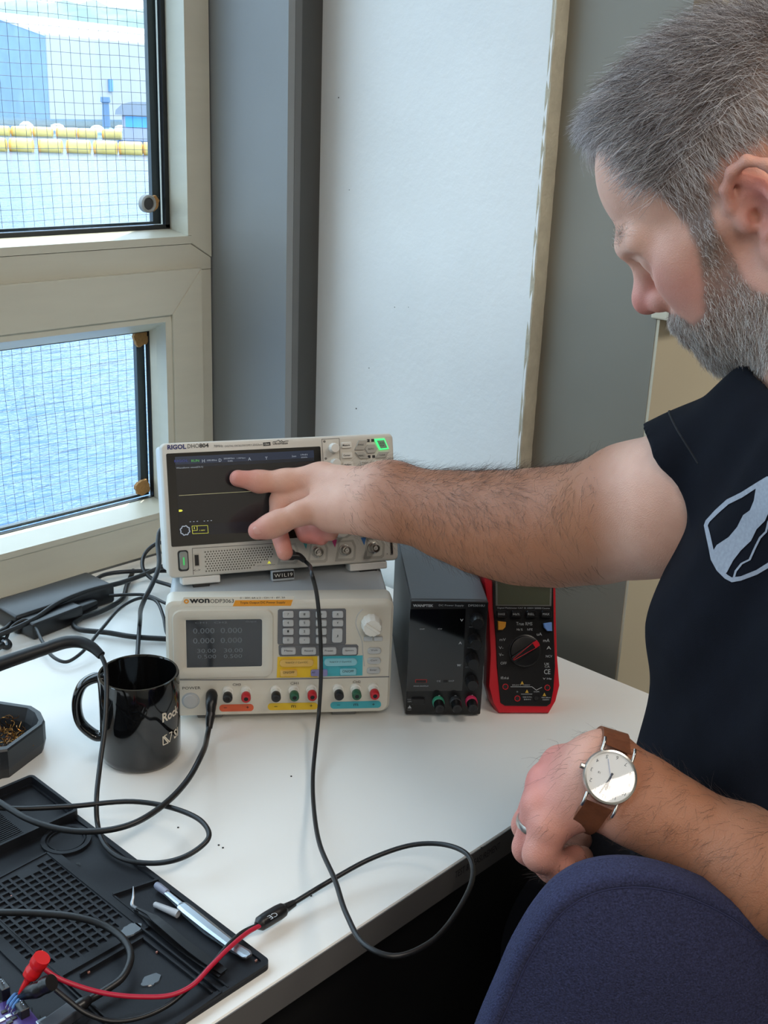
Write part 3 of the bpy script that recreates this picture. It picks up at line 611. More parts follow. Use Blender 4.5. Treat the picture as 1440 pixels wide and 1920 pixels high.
for (x0, y0, x1, y1) in ((234, 577, 320, 573), (238, 619, 324, 615), (234, 577, 238, 619), (320, 573, 324, 615), (262, 576, 264, 600), (237, 602, 264, 600)):
    pa = SO.c(x0, y0); pb = SO.c(x1, y1); g.tube([(pa[0], -.001, pa[1]), (pb[0], -.001, pb[1])], .0002, 4, smooth=False)
SO.text(g, '1.00V', 292, 600, 30, 6, yy); p = SO.c(172, 492); g.prism([(p[0]-.002, p[1]-.0012), (p[0]+.0008, p[1]-.0012), (p[0]+.0024, p[1]), (p[0]+.0008, p[1]+.0012), (p[0]-.002, p[1]+.0012)], -.0011, -.0009); g.obj('channel_marker', m_yl, SO.e)
g = G(); cx, cz = SO.c(196, 601)
g.loft([[(cx+(r+(.0006 if (k//2) % 2 else 0))*math.cos(2*math.pi*k/32), -.0011, cz+(r+(.0006 if (k//2) % 2 else 0))*math.sin(2*math.pi*k/32)) for k in range(32)] for r in (.0052, .0040)], False, False); g.obj('gear_icon', m_txt, SO.e)
# print along the top
g = G(); SO.text(g, 'RIGOL', 151, 141, 98, 25, -.0003, .04); g.obj('brand_lettering', mat('navy_print', (38, 48, 110), .5), SO.e)
ink = G(); SO.text(ink, 'DHO', 242, 136, 60, 22); SO.text(ink, '804', 301, 133, 50, 22, -.0003, .03); SO.text(ink, '70MHz', 380, 136, 48, 13)
SO.text(ink, 'DIGITAL OSCILLOSCOPE', 487, 134, 137, 9); SO.text(ink, '1.25GSa/s', 592, 129, 60, 10); SO.text(ink, 'UltraVision', 722, 121, 82, 13, -.0003, .02)
g = G(); g.tube([(SO.c(x, y)[0], -.0004, SO.c(x, y)[1]) for x, y in ((680, 113), (700, 110), (712, 104), (720, 112), (728, 106), (736, 113), (750, 109), (766, 108))], .0003, 4); g.obj('logo_wave', m_keyt, SO.e)
SO.plate('bit_badge', SO.poly([(626, 117), (666, 114), (668, 133), (628, 136)]), .0004, m_keyt); g = G(); SO.text(g, '12bit', 647, 125, 28, 10, -.0006); g.obj('lettering', m_white, SO.e)
# right control field
m_line = mat('panel_outline_print', (120, 118, 112), .6)
ridge(SO, [(950, 98), (955, 180), (960, 270)], .00035, m_line, 'panel_line'); ridge(SO, [(950, 98), (1000, 96), (1046, 94)], .00035, m_line, 'panel_line'); ridge(SO, [(1046, 94), (1050, 180), (1052, 240)], .00035, m_line, 'panel_line')
ridge(SO, [(1130, 270), (1240, 266), (1332, 262)], .00035, m_line, 'panel_line'); ridge(SO, [(1332, 262), (1336, 290), (1340, 320)], .00035, m_line, 'panel_line')
for cx, cy, r in ((1013, 147, .0058), (1022, 231, .0058)): SO.knob('small_knob', cx, cy, r, .009, m_white, flutes=1)
for cx, cy in ((965, 111), (972, 205)): SO.knob('led_window', cx, cy, .0014, .0004, m_line)
for cx, cy, t in ((1085, 131, 'Measure'), (1089, 187, 'Cursor'), (1093, 239, 'Analyse')):
    SO.button('key', cx, cy, 58, 32, .0022, m_white); SO.text(ink, t, cx, cy, 40, 10, -.0027, .02)
SO.button('key', 1190, 234, 54, 34, .0022, m_scope); SO.text(ink, 'Touch', 1189, 228, 34, 8, -.0027); SO.text(ink, 'Lock', 1190, 240, 28, 8, -.0027); SO.button('key', 1264, 231, 56, 32, .0022, m_white); SO.text(ink, 'Quick', 1264, 230, 38, 11, -.0027, .02)
m_hx = mat('mid_grey_key', (176, 173, 164), .45)
SO.plate('auto_key', SO.poly([(1186, 152), (1200, 128), (1240, 126), (1256, 150), (1240, 174), (1202, 176)]), .002, m_hx, ch=.0005); SO.text(ink, 'AUTO', 1221, 152, 32, 10, -.0024)
SO.plate('range_key', SO.poly([(1130, 158), (1152, 104), (1202, 102), (1180, 158)]), .002, m_hx, ch=.0005); SO.text(ink, 'SINGLE', 1165, 128, 34, 9, -.0024)
SO.plate('menu_key', SO.poly([(1132, 170), (1182, 168), (1208, 204), (1158, 206)]), .002, m_hx, ch=.0005); SO.text(ink, 'MENU', 1168, 189, 34, 9, -.0024)
SO.plate('clear_key', SO.poly([(1264, 168), (1318, 166), (1300, 200), (1246, 202)]), .002, m_hx, ch=.0005); SO.text(ink, 'CLEAR', 1284, 185, 34, 9, -.0024)
rk = SO.plate('run_key', SO.poly([(1238, 98), (1294, 94), (1318, 152), (1268, 158)]), .0016, mat('green_lit_key', (60, 235, 120), .4, emit=1.3), ch=.0004); SO.plate('key_face', SO.poly([(1250, 106), (1290, 103), (1308, 146), (1272, 150)]), .0024, mat('green_key_face', (110, 150, 120), .4, emit=.15), rk)
SO.text(ink, 'RUN', 1282, 120, 24, 9, -.0027); SO.text(ink, 'STOP', 1282, 134, 26, 9, -.0027)
for cx, cy in ((1206, 106), (1231, 105), (1211, 195), (1236, 194)): SO.button('led_window', cx, cy, 16, 16, .0004, m_keyt, r=.0002)
# hidden-behind-hand field: knob row and trigger knob
for cx, cy, t in ((1085, 330, 'H'), (1250, 335, 'T')): SO.knob('knob', cx, cy, .0085, .012, m_white, flutes=1)
for cx, cy in ((1050, 598), (1230, 578)):
    SO.plate('knob_recess', SO.poly([(cx-78, cy+42), (cx-55, cy-60), (cx+55, cy-66), (cx+62, cy+30), (cx+40, cy+44)]), .0003, m_hx); SO.knob('knob', cx, cy, .0088, .012, m_white, flutes=1)
for k, cy in enumerate((420, 470, 520)):
    SO.button('key', 1010, cy, 56, 30, .0022, m_white); SO.button('key', 1130, cy, 56, 30, .0022, m_white)
SO.button('key', 1318, 584, 58, 40, .0022, m_scope)
# lower strip
pw = SO.button('power_slot', 187, 768, 56, 110, .0006, m_keyt, r=.003); SO.button('power_button', 188, 767, 42, 94, .0028, mat('grey_power_key', (140, 146, 140), .4), pw, r=.0028); SO.button('power_light', 188, 770, 9, 46, .0031, mat('green_power_light', (60, 170, 90), .4, emit=.7), pw, r=.0008)
ridge(SO, [(236, 700), (240, 780), (243, 845)], .00035, m_line, 'panel_line'); ridge(SO, [(236, 700), (500, 684), (700, 672)], .00035, m_line, 'panel_line')
us = SO.button('usb_port', 261, 765, 30, 66, .0008, m_metal, r=.0004); SO.button('usb_slot', 261, 765, 22, 58, .0011, m_blk, us, r=.0003); SO.text(ink, '<->', 262, 820, 36, 10)
# vent: honeycomb with real holes over a dark backing
vx0, vz1 = SO.c(302, 706); vx1 = SO.c(690, 690)[0]; vz0 = SO.c(310, 832)[1]
pit = .00305; rh = pit/math.sqrt(3); vg = G(); bk_ = G(); vz1b = vz1-.001
row = 0; zc = vz0+.0012
while zc < vz1b:
    xc = vx0+.001+(pit/2 if row % 2 else 0)
    while xc < vx1 - max(0, (zc < vz0+.0115)*.030*(1-(zc-vz0)/.0115)+.002):
        o_ = [(xc+rh*math.cos(math.radians(30+60*k)), zc+rh*math.sin(math.radians(30+60*k))) for k in range(6)]; i_ = [(xc+(p[0]-xc)*.62, zc+(p[1]-zc)*.62) for p in o_]
        vg.loft([[(x, -.0006, z) for x, z in o_], [(x, -.0006, z) for x, z in i_], [(x, -.0001, z) for x, z in i_]], False, False)
        bk_.add([(x, -.00012, z) for x, z in o_], [tuple(range(6))]); xc += pit
    row += 1; zc += pit*.866
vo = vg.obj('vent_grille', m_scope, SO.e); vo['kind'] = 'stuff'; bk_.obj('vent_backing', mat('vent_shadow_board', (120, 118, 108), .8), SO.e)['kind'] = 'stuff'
SO.text(ink, 'CAT I 300Vrms 400Vpk', 643, 793, 100, 6); SO.plate('warning_triangle', SO.poly([(650, 784), (671, 783), (660, 768)]), .0004, m_yl)
for cx, cy, tri, m_, t in ((765, 728, (694, 690), mat('yellow_print', (230, 190, 30), .5), '1'), (929, 719, (859, 679), mat('teal_print', (70, 160, 160), .5), '2'), (1083, 710, (1019, 671), mat('magenta_print', (205, 60, 130), .5), '3'), (1241, 697, (1180, 659), mat('blue_print', (70, 130, 200), .5), '4')):
    SO.plate('bnc_recess', SO.poly([(cx-60, cy+62), (cx-40, cy-52), (cx+40, cy-58), (cx+56, cy-20), (cx+52, cy+46), (cx+40, cy+58)]), .0004, m_hx)
    SO.plate('bnc_recess', SO.poly([(cx-44, cy+46), (cx-34, cy-42), (cx+30, cy-46), (cx+44, cy-16), (cx+40, cy+36), (cx+30, cy+44)]), .0006, m_scope)
    SO.plate('channel_flag', SO.poly([(tri[0]-15, tri[1]-18), (tri[0]+14, tri[1]-20), (tri[0]+4, tri[1]+24)]), .0004, m_); 
    x, z = SO.c(cx, cy, -.006); T = Matrix.Translation((x, -.0004, z)) @ Matrix.Rotation(math.pi/2, 4, 'X')
    bn = G().lathe([(.0066, 0), (.0066, .0015), (.0050, .002), (.0050, .012), (.0042, .0122), (.0042, .004), (.0018, .004)], 24, T, cap1=False).obj('bnc_socket', m_metal, SO.e, smooth=40)
    G().cyl((x, -.0044, z), (x, -.011, z), .0024, .0024, 16).obj('insulator', m_white, bn); G().cyl((x, -.0108, z), (x, -.0114, z), .0008, n=10).obj('centre_pin', m_metal, bn)
    for s in (-1, 1): G().cyl((x, -.008, z+s*.0045), (x, -.008, z+s*.0062), .0011, n=10).obj('bayonet_lug', m_metal, bn)
pb = SO.button('hdmi_port', 1334, 690, 14, 92, .0008, m_metal, r=.0004); SO.button('port_slot', 1334, 690, 8, 80, .0011, m_blk, pb, r=.0002); SO.text(ink, '0', 1310, 657, 9, 10); SO.text(ink, 'A', 1311, 730, 9, 8)
ink.obj('lettering', m_keyt, SO.e)

# ------------------------------------------------------------------ narrow black power supply
a = at_z(760, 1339, TZ+.002); b = at_z(900, 1339, TZ+.002)
WP = Inst('slim_power_supply', frame(tuple((a+b)/2), b-a, (0, 0, 1)), 'narrow black power supply with grey top between cream unit and red multimeter', 'power supply', (720, 1000), .25, .1528e-3)
hw2 = np.linalg.norm(b-a)/2; WH = .1405
m_wtop = mat('dark_grey_steel_case', (74, 80, 86), .42, bump=.04, bscale=600); m_wf = mat('black_front_panel', (12, 13, 15), .35); m_wg = mat('black_display_window', (8, 9, 10), .06, coat=.6); m_lt = mat('light_grey_print', (176, 180, 184), .6)
G().rbox(-hw2, hw2, .004, .215, 0, WH, .0012, 1).obj('case', m_wtop, WP.e)
G().rbox(-hw2, hw2, -.002, .0039, .0005, WH-.0005, .001, 1).obj('front_panel', m_wf, WP.e)
for x in (-hw2+.014, hw2-.014):
    for y in (.02, .19): G().cyl((x, y, -.002), (x, y, .0005), .006).obj('foot', m_blk, WP.e)
Yf = -.0022
q = [WP.c(x, y, Yf) for x, y in ((196, 570), (612, 566), (586, 1180), (170, 1185))]
WP.plate('display_window', q, .0004, m_wg, y=-.002)
lt = G()
for t, cx, cy, w, h in (('WANPTEK', 294, 542, 146, 20), ('DC Power Supply', 505, 542, 180, 17), ('DPS3010U', 694, 542, 118, 17), ('V', 583, 652, 24, 20), ('A', 572, 822, 24, 20), ('W', 562, 990, 30, 20), ('OVP', 286, 718, 36, 10), ('CV', 420, 717, 30, 10), ('5V/2A OUTPUT', 278, 1146, 110, 9), ('CC', 410, 1108, 28, 12), ('OCP', 506, 1107, 40, 12), ('ON', 193, 1246, 34, 8), ('OFF', 193, 1262, 30, 12), ('-', 537, 1217, 14, 4), ('+', 662, 1214, 10, 10), ('E', 416, 1217, 14, 8), ('OUT', 190, 1325, 30, 6)): WP.text(lt, t, cx, cy, w, h, -.0026, .03 if len(t) == 1 or t == 'WANPTEK' else 0.0)
g_ = WP.c(192, 1302, Yf); lt.prism([(g_[0]-.0022, g_[1]-.0016), (g_[0]+.0022, g_[1]-.0016), (g_[0], g_[1]+.0022)], -.0027, -.0024)
lt.obj('lettering', m_lt, WP.e)
for cx, cy in ((690, 640), (676, 796), (660, 940)):
    WP.knob('knob', cx, cy, .0075, .014, m_blk, y=-.002, flutes=1); p = WP.c(cx-5, cy+62, Yf); G().box(p[0]-.007, p[0]+.007, -.0026, -.002, p[1]-.0004, p[1]+.0004).obj('scale_line', mat('dim_grey_print', (96, 98, 100), .6), WP.e)
WP.knob('knob', 655, 1105, .0072, .012, m_blk, y=-.002, flutes=1)
uu = WP.button('usb_port', 278, 1106, 88, 28, .0006, mat('red_port_frame', (150, 40, 40), .5), y=-.002, r=.0006); WP.button('usb_slot', 278, 1108, 76, 20, .0008, m_blk, uu, y=-.002, r=.0003)
WP.button('toggle_slot', 460, 1108, 30, 22, .0006, m_blk, y=-.002, r=.0004)
WP.button('rocker_switch', 255, 1255, 96, 48, .0030, m_blk, y=-.002, r=.0012)
for cx, cy, m_ in ((415, 1300, mat('green_post_plastic', (54, 140, 112), .4)), (545, 1300, mat('dark_grey_post_plastic', (56, 58, 60), .4)), (664, 1296, mat('crimson_post_plastic', (190, 44, 84), .4))):
    L = .018; x, z = WP.c(cx, cy, -L*.8); T = Matrix.Translation((x, -.002, z)) @ Matrix.Rotation(math.pi/2, 4, 'X')
    p = G().lathe([(.0068, 0), (.0068, .005), (.0060, .006)], 24, T).obj('binding_post', m_, WP.e, smooth=40); G().lathe([(.0058, .006), (.0058, L*.9), (.005, L)], 24, T).obj('terminal_cap', m_blk, p, smooth=40); G().lathe([(.0024, L), (.0024, L+.0003)], 14, T).obj('socket_hole', m_ink, p)

# ------------------------------------------------------------------ red multimeter leaning back on its stand
a = at_z(930, 1341, TZ); b = at_z(1034, 1341, TZ); r_ = (b-a)/np.linalg.norm(b-a); bk = np.array([-r_[1], r_[0], 0]); tl = math.radians(20)
DM = Inst('multimeter', frame(tuple((a+b)/2+bk*.0+np.array([0, 0, .001])), r_, bk*math.sin(tl)+np.array([0, 0, 1])*math.cos(tl)), 'red and black digital multimeter leaning upright at the desk end', 'multimeter', (720, 1000), .25, .1528e-3)
m_redh = mat('red_holster_rubber', (196, 22, 38), .38, bump=.05, bscale=600); m_dmb = mat('black_meter_face', (16, 16, 18), .4); m_dlcd = mat('olive_lcd', (84, 86, 70), .15, coat=.4)
# outline of the holster through pixels on its plane
lft = [(905, 1080), (914, 1160), (917, 1230), (915, 1290), (924, 1322), (935, 1340)]; rgt = [(1031, 1340), (1044, 1318), (1052, 1288), (1048, 1230), (1046, 1160), (1045, 1095)]
out = [DM.px(x, y) for x, y in lft]+[DM.px(x, y) for x, y in rgt]
L0, R0 = out[0], out[-1]; top = .196
out += [(R0[0]+.001, top-.012), (R0[0]-.006, top-.002), (R0[0]-.016, top), (L0[0]+.016, top), (L0[0]+.006, top-.002), (L0[0]-.001, top-.012)]
cx_ = np.mean([p[0] for p in out]); cz_ = np.mean([p[1] for p in out])
def shrink(o, i): 
    res = []
    for x, z in o:
        d = np.array([x-cx_, (z-cz_)*.6]); n_ = np.linalg.norm(d); d /= max(n_, 1e-6); res.append((x-d[0]*i, z-d[1]*i))
    return res
g = G(); g.loft([[(x, .044, z) for x, z in shrink(out, .006)], [(x, .038, z) for x, z in shrink(out, .001)], [(x, .010, z) for x, z in out], [(x, .001, z) for x, z in shrink(out, .0025)], [(x, 0, z) for x, z in shrink(out, .007)]]); g.obj('holster', m_redh, DM.e, smooth=50)
face = DM.poly([(812, 340), (818, 560), (838, 800), (846, 1000), (872, 1270), (905, 1292), (1220, 1296), (1248, 1276), (1268, 1180), (1282, 1000), (1272, 700), (1268, 400)])
fa = [(face[-1][0], top-.014), (face[0][0], top-.014)]
DM.plate('meter_face', face+fa, .0016, m_dmb, ch=.0006)
l0 = DM.c(838, 395); l1 = DM.c(1252, 545)
lw = [(l0[0], l1[1]), (l1[0], l1[1]), (l1[0]+.001, top-.024), (l0[0]-.001, top-.024)]
DM.plate('display_frame', lw, .0020, mat('grey_lcd_frame', (110, 110, 104), .4)); DM.plate('display', [(lw[0][0]+.0022, lw[0][1]+.0014), (lw[1][0]-.0022, lw[1][1]+.0014), (lw[2][0]-.0022, lw[2][1]-.002), (lw[3][0]+.0022, lw[3][1]-.002)], .0023, m_dlcd)
lt = G(); Yt = -.0019
for t, cx, cy, w, h in (('Digital Multimeter CAT III 1000V 20000 Counts', 1048, 562, 396, 15), ('True RMS', 1052, 678, 122, 24), ('Hz %', 1018, 721, 44, 16), ('hFE', 1095, 721, 40, 16), ('uA', 1165, 756, 40, 22), ('mA', 1218, 803, 48, 24), ('A', 1236, 858, 34, 24), ('NCV', 1238, 922, 48, 18), ('OFF', 897, 974, 46, 20), ('V~', 880, 910, 34, 22), ('V-', 878, 858, 34, 20), ('mV', 890, 797, 46, 20), ('UK', 1222, 980, 38, 18), ('CA', 1224, 1000, 38, 14), ('CE', 1224, 1038, 48, 36), ('V Hz', 1224, 1090, 66, 14), ('COM', 1143, 1188, 40, 10), ('10A', 1000, 1188, 12, 12), ('FUSED 10A MAX', 1075, 1228, 68, 9), ('250V', 1076, 1246, 56, 9), ('MAX 600mA', 1216, 1232, 66, 9), ('1000V', 1216, 1248, 50, 9), ('hFE mA uA', 906, 1084, 60, 20), ('SELECT 1000V', 1028, 1138, 136, 9)): DM.text(lt, t, cx, cy, w, h, Yt)
for (x0, y0), (x1, y1) in (((950, 1151), (1110, 1151)), ((1110, 1151), (1142, 1176)), ((1142, 1176), (1184, 1155)), ((1028, 1206), (1112, 1206))): 
    p0 = DM.c(x0, y0, Yt); p1 = DM.c(x1, y1, Yt); lt.tube([(p0[0], Yt, p0[1]), (p1[0], Yt, p1[1])], .0003, 4, smooth=False)
lt.obj('lettering', m_lt, DM.e)
g = G()
for cx, cy in ((1036, 1120), (1072, 1184), (1203, 1208)): p = DM.c(cx, cy, Yt); g.prism([(p[0]-.002, p[1]-.0018), (p[0]+.002, p[1]-.0018), (p[0], p[1]+.002)], Yt-.0002, Yt)
g.obj('warning_print', mat('yellow_warning_print', (190, 150, 50), .6), DM.e)
for cx, t in ((882, 'RANGE'), (993, 'Hz%'), (1104, 'REL'), (1216, 'MAX')):
    k_ = DM.button('key', cx, 604, 78, 52, .004, m_blk, y=-.0016); g = G(); DM.text(g, t, cx, 606, 50, 16, -.0060); g.obj('lettering', m_lt, k_)
DM.plate('select_key', DM.poly([(848, 656), (910, 664), (905, 700), (884, 722), (850, 722)]), .0042, mat('amber_rubber_key', (206, 140, 40), .5), y=-.0016, ch=.0008)
DM.plate('shift_key', DM.poly([(1252, 664), (1190, 674), (1196, 706), (1218, 730), (1254, 730)]), .0042, mat('sky_blue_rubber_key', (110, 150, 215), .5), y=-.0016, ch=.0008)
dl = DM.knob('dial', 1055, 880, .0185, .006, m_dmb, y=-.0016)
x, z = DM.c(1055, 880, -.0076); ang = math.atan2(DM.c(1150, 820, -.0076)[1]-DM.c(960, 950, -.0076)[1], DM.c(1150, 820, -.0076)[0]-DM.c(960, 950, -.0076)[0])
Td = Matrix.Translation((x, -.0076, z)) @ Matrix.Rotation(-ang, 4, 'Y')
G().rbox(-.0175, .0175, -.006, .001, -.0036, .0036, .0012, 2, Td).obj('pointer_grip', m_dmb, dl)
G().prism([(.0115, -.0036), (.0172, -.0034), (.0178, 0), (.0172, .0034), (.0115, .0036)], -.0066, -.0005, Td).obj('pointer_tip', m_redh, dl)
for s in (-1, 1): G().tube([(-.0172, -.0061, .0006*s), (.0115, -.0061, .0034*s)], .0003, 5, Td, smooth=False).obj('pointer_line', m_redh, dl)
for cx, cy, m_ in ((910, 1150, m_redp), (1225, 1157, m_redp), (1000, 1238, m_redp), (1145, 1236, m_blk)):
    x, z = DM.c(cx, cy, Yt); T = Matrix.Translation((x, -.0016, z)) @ Matrix.Rotation(math.pi/2, 4, 'X')
    j = G().lathe([(.0034, 0), (.0034, .001), (.0026, .001), (.0026, 0)], 20, T, False, False).obj('jack_ring', m_, DM.e, smooth=40); G().lathe([(.0026, 0), (.0026, .0004)], 16, T).obj('jack_hole', m_ink, j)
# kick stand behind
G().prism([(-.025, .03), (.025, .03), (.02, .12), (-.02, .12)], .0, .003, Matrix.Translation((0, .040, 0)) @ Matrix.Rotation(math.radians(-14), 4, 'X')).obj('kick_stand', m_dmb, DM.e)

# ------------------------------------------------------------------ mug
m_mug = mat('glossy_black_ceramic', (10, 10, 11), .06, coat=.5); m_mugp = mat('cream_mug_print', (214, 206, 188), .5)
c = at_z(267, 1455, TZ); dv = (c-CAM)*np.array([1, 1, 0]); dv /= np.linalg.norm(dv); RM = .041; HM = .0965
mc = c+dv*RM; rr = CR[0]*np.array([1, 1, 0]); rr /= np.linalg.norm(rr)
mug = empty('mug', frame((mc[0], mc[1], TZ+.0003), rr, (0, 0, 1))); tag(mug, 'glossy black mug with pale lettering left of the power supply', 'mug')
G().lathe([(.034, 0), (.0375, .0012), (.0400, .004), (RM, .009), (RM, HM-.002), (RM-.0008, HM), (RM-.0028, HM), (RM-.0036, HM-.002), (RM-.004, .012), (.033, .006), (.0, .0055)], 72).obj('mug_body', m_mug, mug, smooth=50)
hp = []
for px, py in ((200, 1268), (178, 1262), (156, 1272), (142, 1295), (138, 1325), (146, 1356), (165, 1378), (185, 1388), (200, 1378)):
    o = at_d(px, py, 1.19); hp.append(o)
mi = mug.matrix_world.inverted(); pl = []
for (px, py) in ((203, 1270), (178, 1271), (158, 1281), (147, 1300), (144, 1326), (151, 1354), (166, 1370), (184, 1380), (205, 1374)):
    o = mi @ Vector(CAM); d = mi.to_3x3() @ Vector(ray(px, py)); t = (.004-o.y)/d.y; q = o+d*t; pl.append((q.x, q.y, q.z))
hg = G(); ps = smooth_path(pl, 6); rings = []
for i, p in enumerate(ps):
    t = ps[min(i+1, len(ps)-1)]-ps[max(i-1, 0)]; t /= np.linalg.norm(t); n_ = np.array([-t[2], 0, t[0]])
    rings.append([p+n_*.0052*math.cos(a_)+np.array([0, 1, 0])*.0075*math.sin(a_) for a_ in [2*math.pi*k/14 for k in range(14)]])
hg.loft(rings); hg.obj('mug_handle', m_mug, mug, smooth=60)
# print wrapped round the side
def wrap(g, R, z0, ang0):
    g.v = [((R)*math.sin(ang0+x/R), -(R)*math.cos(ang0+x/R), z0+z) for x, y, z in g.v]; return g
def mug_uv(px, py):
    o = mi @ Vector(CAM); d = mi.to_3x3() @ Vector(ray(px, py)); A_ = d.x**2+d.y**2; B_ = 2*(o.x*d.x+o.y*d.y); C_ = o.x**2+o.y**2-RM**2
    t = (-B_-math.sqrt(max(B_*B_-4*A_*C_, 0)))/(2*A_); q = o+d*t; return math.atan2(q.x, -q.y), q.z
a0, zA = mug_uv(305, 1375); a1, zB = mug_uv(305, 1352); a2, zC = mug_uv(306, 1387)
g = G(); text_on(g, 'Rock', .0125, 0, w=.025, h=.0105, y=0, bold=.03); wrap(g, RM+.0003, zB+.0035, a0); g.obj('lettering', m_mugp, mug)
g = G(); text_on(g, 'SI', .0195, 0, w=.0085, h=.0105, y=0, bold=.03); wrap(g, RM+.0003, zC-.001, a0); g.obj('lettering', m_mugp, mug)
g = G(); zz = .0
for tri in ([(0, -.005), (0, .005), (.0065, -.005)], [(.0015, .005), (.0125, .005), (.0085, -.005)]):
    for i in range(3):
        p0, p1 = np.array(tri[i]), np.array(tri[(i+1) % 3]); n_ = np.array([-(p1-p0)[1], (p1-p0)[0]]); n_ /= np.linalg.norm(n_); n_ *= .0006
        g.add([(q[0], 0, q[1]) for q in (p0-n_, p1-n_, p1+n_, p0+n_)], [(0, 1, 2, 3)])
wrap(g, RM+.0003, zC-.001, a0); g.obj('print_logo', m_mugp, mug)

# ------------------------------------------------------------------ silicone repair mat
m_sil = mat('black_silicone', (22, 25, 31), .55, spec=.3, var=.12, vscale=25, bump=.05, bscale=500); m_sild = mat('black_silicone_floor', (22, 25, 31), .38, var=.1, vscale=20)
a = at_z(509, 1803, TZ+.006); b = at_z(146, 1528, TZ+.006); bk = (b-a)/np.linalg.norm(b-a)
MT = frame((a[0], a[1], TZ+.0002), (bk[1], -bk[0], 0), (0, 0, 1)); MTI = MT.inverted()
mt = empty('repair_mat', MT); tag(mt, 'black silicone repair mat with trays and square pockets on the desk', 'mat')
def ml(px, py, h=.006): q = MTI @ Vector(at_z(px, py, TZ+h)); return (q.x, q.y)
LB = ml(48, 1456, .014)[1]; WM = .42
def hprism(g, poly, z0, z1, ch=0.0):
    c = np.mean(np.array(poly), 0); q = [tuple(c+(np.array(p)-c)*(1-ch/max(np.linalg.norm(np.array(p)-c), 1e-6))) for p in poly]
    return g.loft([[(x, y, z0) for x, y in poly], [(x, y, z1-ch) for x, y in poly], [(x, y, z1) for x, y in q]])
def hring(g, o, i, z0, z1):
    return g.loft([[(x, y, z0) for x, y in o], [(x, y, z1) for x, y in o], [(x, y, z1) for x, y in i], [(x, y, z0) for x, y in i]], False, False)
def wallseg(g, p, q, t, z0, z1):
    p = np.array(p); q = np.array(q); d = (q-p)/np.linalg.norm(q-p); n = np.array([-d[1], d[0]])*t/2
    return hprism(g, [tuple(p-n), tuple(q-n), tuple(q+n), tuple(p+n)], z0, z1, .0003)
g = G(); hprism(g, rrect(-WM, 0, 0, LB, .006), 0, .004, .0006); g.obj('mat_base', m_sil, mt, smooth=40)
g = G(); hring(g, rrect(-WM, 0, 0, LB, .006), rrect(-WM+.005, -.005, .005, LB-.005, .003), .0035, .0062); g.obj('rim', m_sil, mt, smooth=40)
# raised parts tray at the back
ty = ml(142, 1522, .013)[1]
g = G(); hring(g, rrect(-WM, 0, ty, LB, .005), rrect(-WM+.003, -.003, ty+.003, LB-.003, .003), .004, .0138); g.obj('tray_wall', m_sil, mt, smooth=40)
g = G()
for k in range(26): y = ty+.004+k*(LB-ty-.008)/26; g.box(-WM+.004, -.05, y, y+.0012, .004, .0047)
o = g.obj('tray_ribs', m_sil, mt); o['kind'] = 'stuff'
# round cup
cc = ml(124, 1574, .006); 
for r0, r1, z in ((.0225, .0185, .0068), (.0165, .0158, .0058)):
    g = G(); hring(g, circ(cc[0], cc[1], r0, 40), circ(cc[0], cc[1], r1, 40), .0038, z); g.obj('cup_ring', m_sil, mt, smooth=40)
# pocket grid: plate with real square pockets
p0 = np.array(ml(94, 1616)); pe = np.array(ml(234, 1727)); da = (pe-p0)/14; pb_ = np.array(ml(94-15.3*4, 1616+8.7*4)); db = (pb_-p0)/4
da = np.array([0, da[1]]); db = np.array([db[0], 0]); g = G()
for i in range(-1, 17):
    for j in range(-1, 11):
        c = p0+da*i+db*j; hx, hy = abs(db[0])/2, abs(da[1])/2
        o_ = [(c[0]-hx, c[1]-hy), (c[0]+hx, c[1]-hy), (c[0]+hx, c[1]+hy), (c[0]-hx, c[1]+hy)]
        solid = i in (-1, 16) or j in (-1, 10) or (i == 0 and 1 < j < 4) or (i > 13 and j < i-13) or (i > 14 and j > 6)
        if solid: g.add([(x, y, .0062) for x, y in o_], [(0, 1, 2, 3)]); continue
        i_ = [(c[0]+(x-c[0])*.74, c[1]+(y-c[1])*.74) for x, y in o_]
        g.loft([[(x, y, .0062) for x, y in o_], [(x, y, .0062) for x, y in i_], [(x, y, .0042) for x, y in i_]], False, True)
x0, x1 = p0[0]+db[0]*10.5, p0[0]-db[0]*1.5; y0, y1 = p0[1]+da[1]*16.5, p0[1]-da[1]*1.5
g.add([(x0, y0, .0062), (x1, y0, .0062), (x1, y1, .0062), (x0, y1, .0062), (x0, y0, .004), (x1, y0, .004), (x1, y1, .004), (x0, y1, .004)], [(0, 1, 5, 4), (1, 2, 6, 5), (2, 3, 7, 6), (3, 0, 4, 7)])
g.obj('pocket_grid', m_sil, mt)
# raised lands and grooves
def land(name, px, z=.0058): g = G(); hprism(g, [ml(*p) for p in px], .0038, z, .0004); return g.obj(name, m_sil, mt)
g = G(); wallseg(g, ml(88, 1600), ml(415, 1861), .0016, .0038, .0072); wallseg(g, ml(88, 1600), ml(-40, 1668), .0016, .0038, .0072); wallseg(g, ml(415, 1861), ml(330, 1921), .0016, .0038, .0072); g.obj('panel_ridge', m_sil, mt)
g = G(); wallseg(g, ml(150, 1829), ml(268, 1760), .0014, .0038, .0078); wallseg(g, ml(268, 1760), ml(398, 1862), .0014, .0038, .0070); g.obj('panel_ridge', m_sil, mt)
g = G(); wallseg(g, ml(212, 1679), ml(297, 1651), .0022, .0038, .0078); wallseg(g, ml(212, 1679), ml(428, 1852), .0014, .0038, .0068); g.obj('tool_bay_ridge', m_sil, mt)
g = G(); wallseg(g, ml(-10, 1716), ml(212, 1921), .0012, .0038, .0066); wallseg(g, ml(-10, 1724), ml(200, 1921), .0012, .0038, .0066); g.obj('panel_ridge', m_sil, mt)
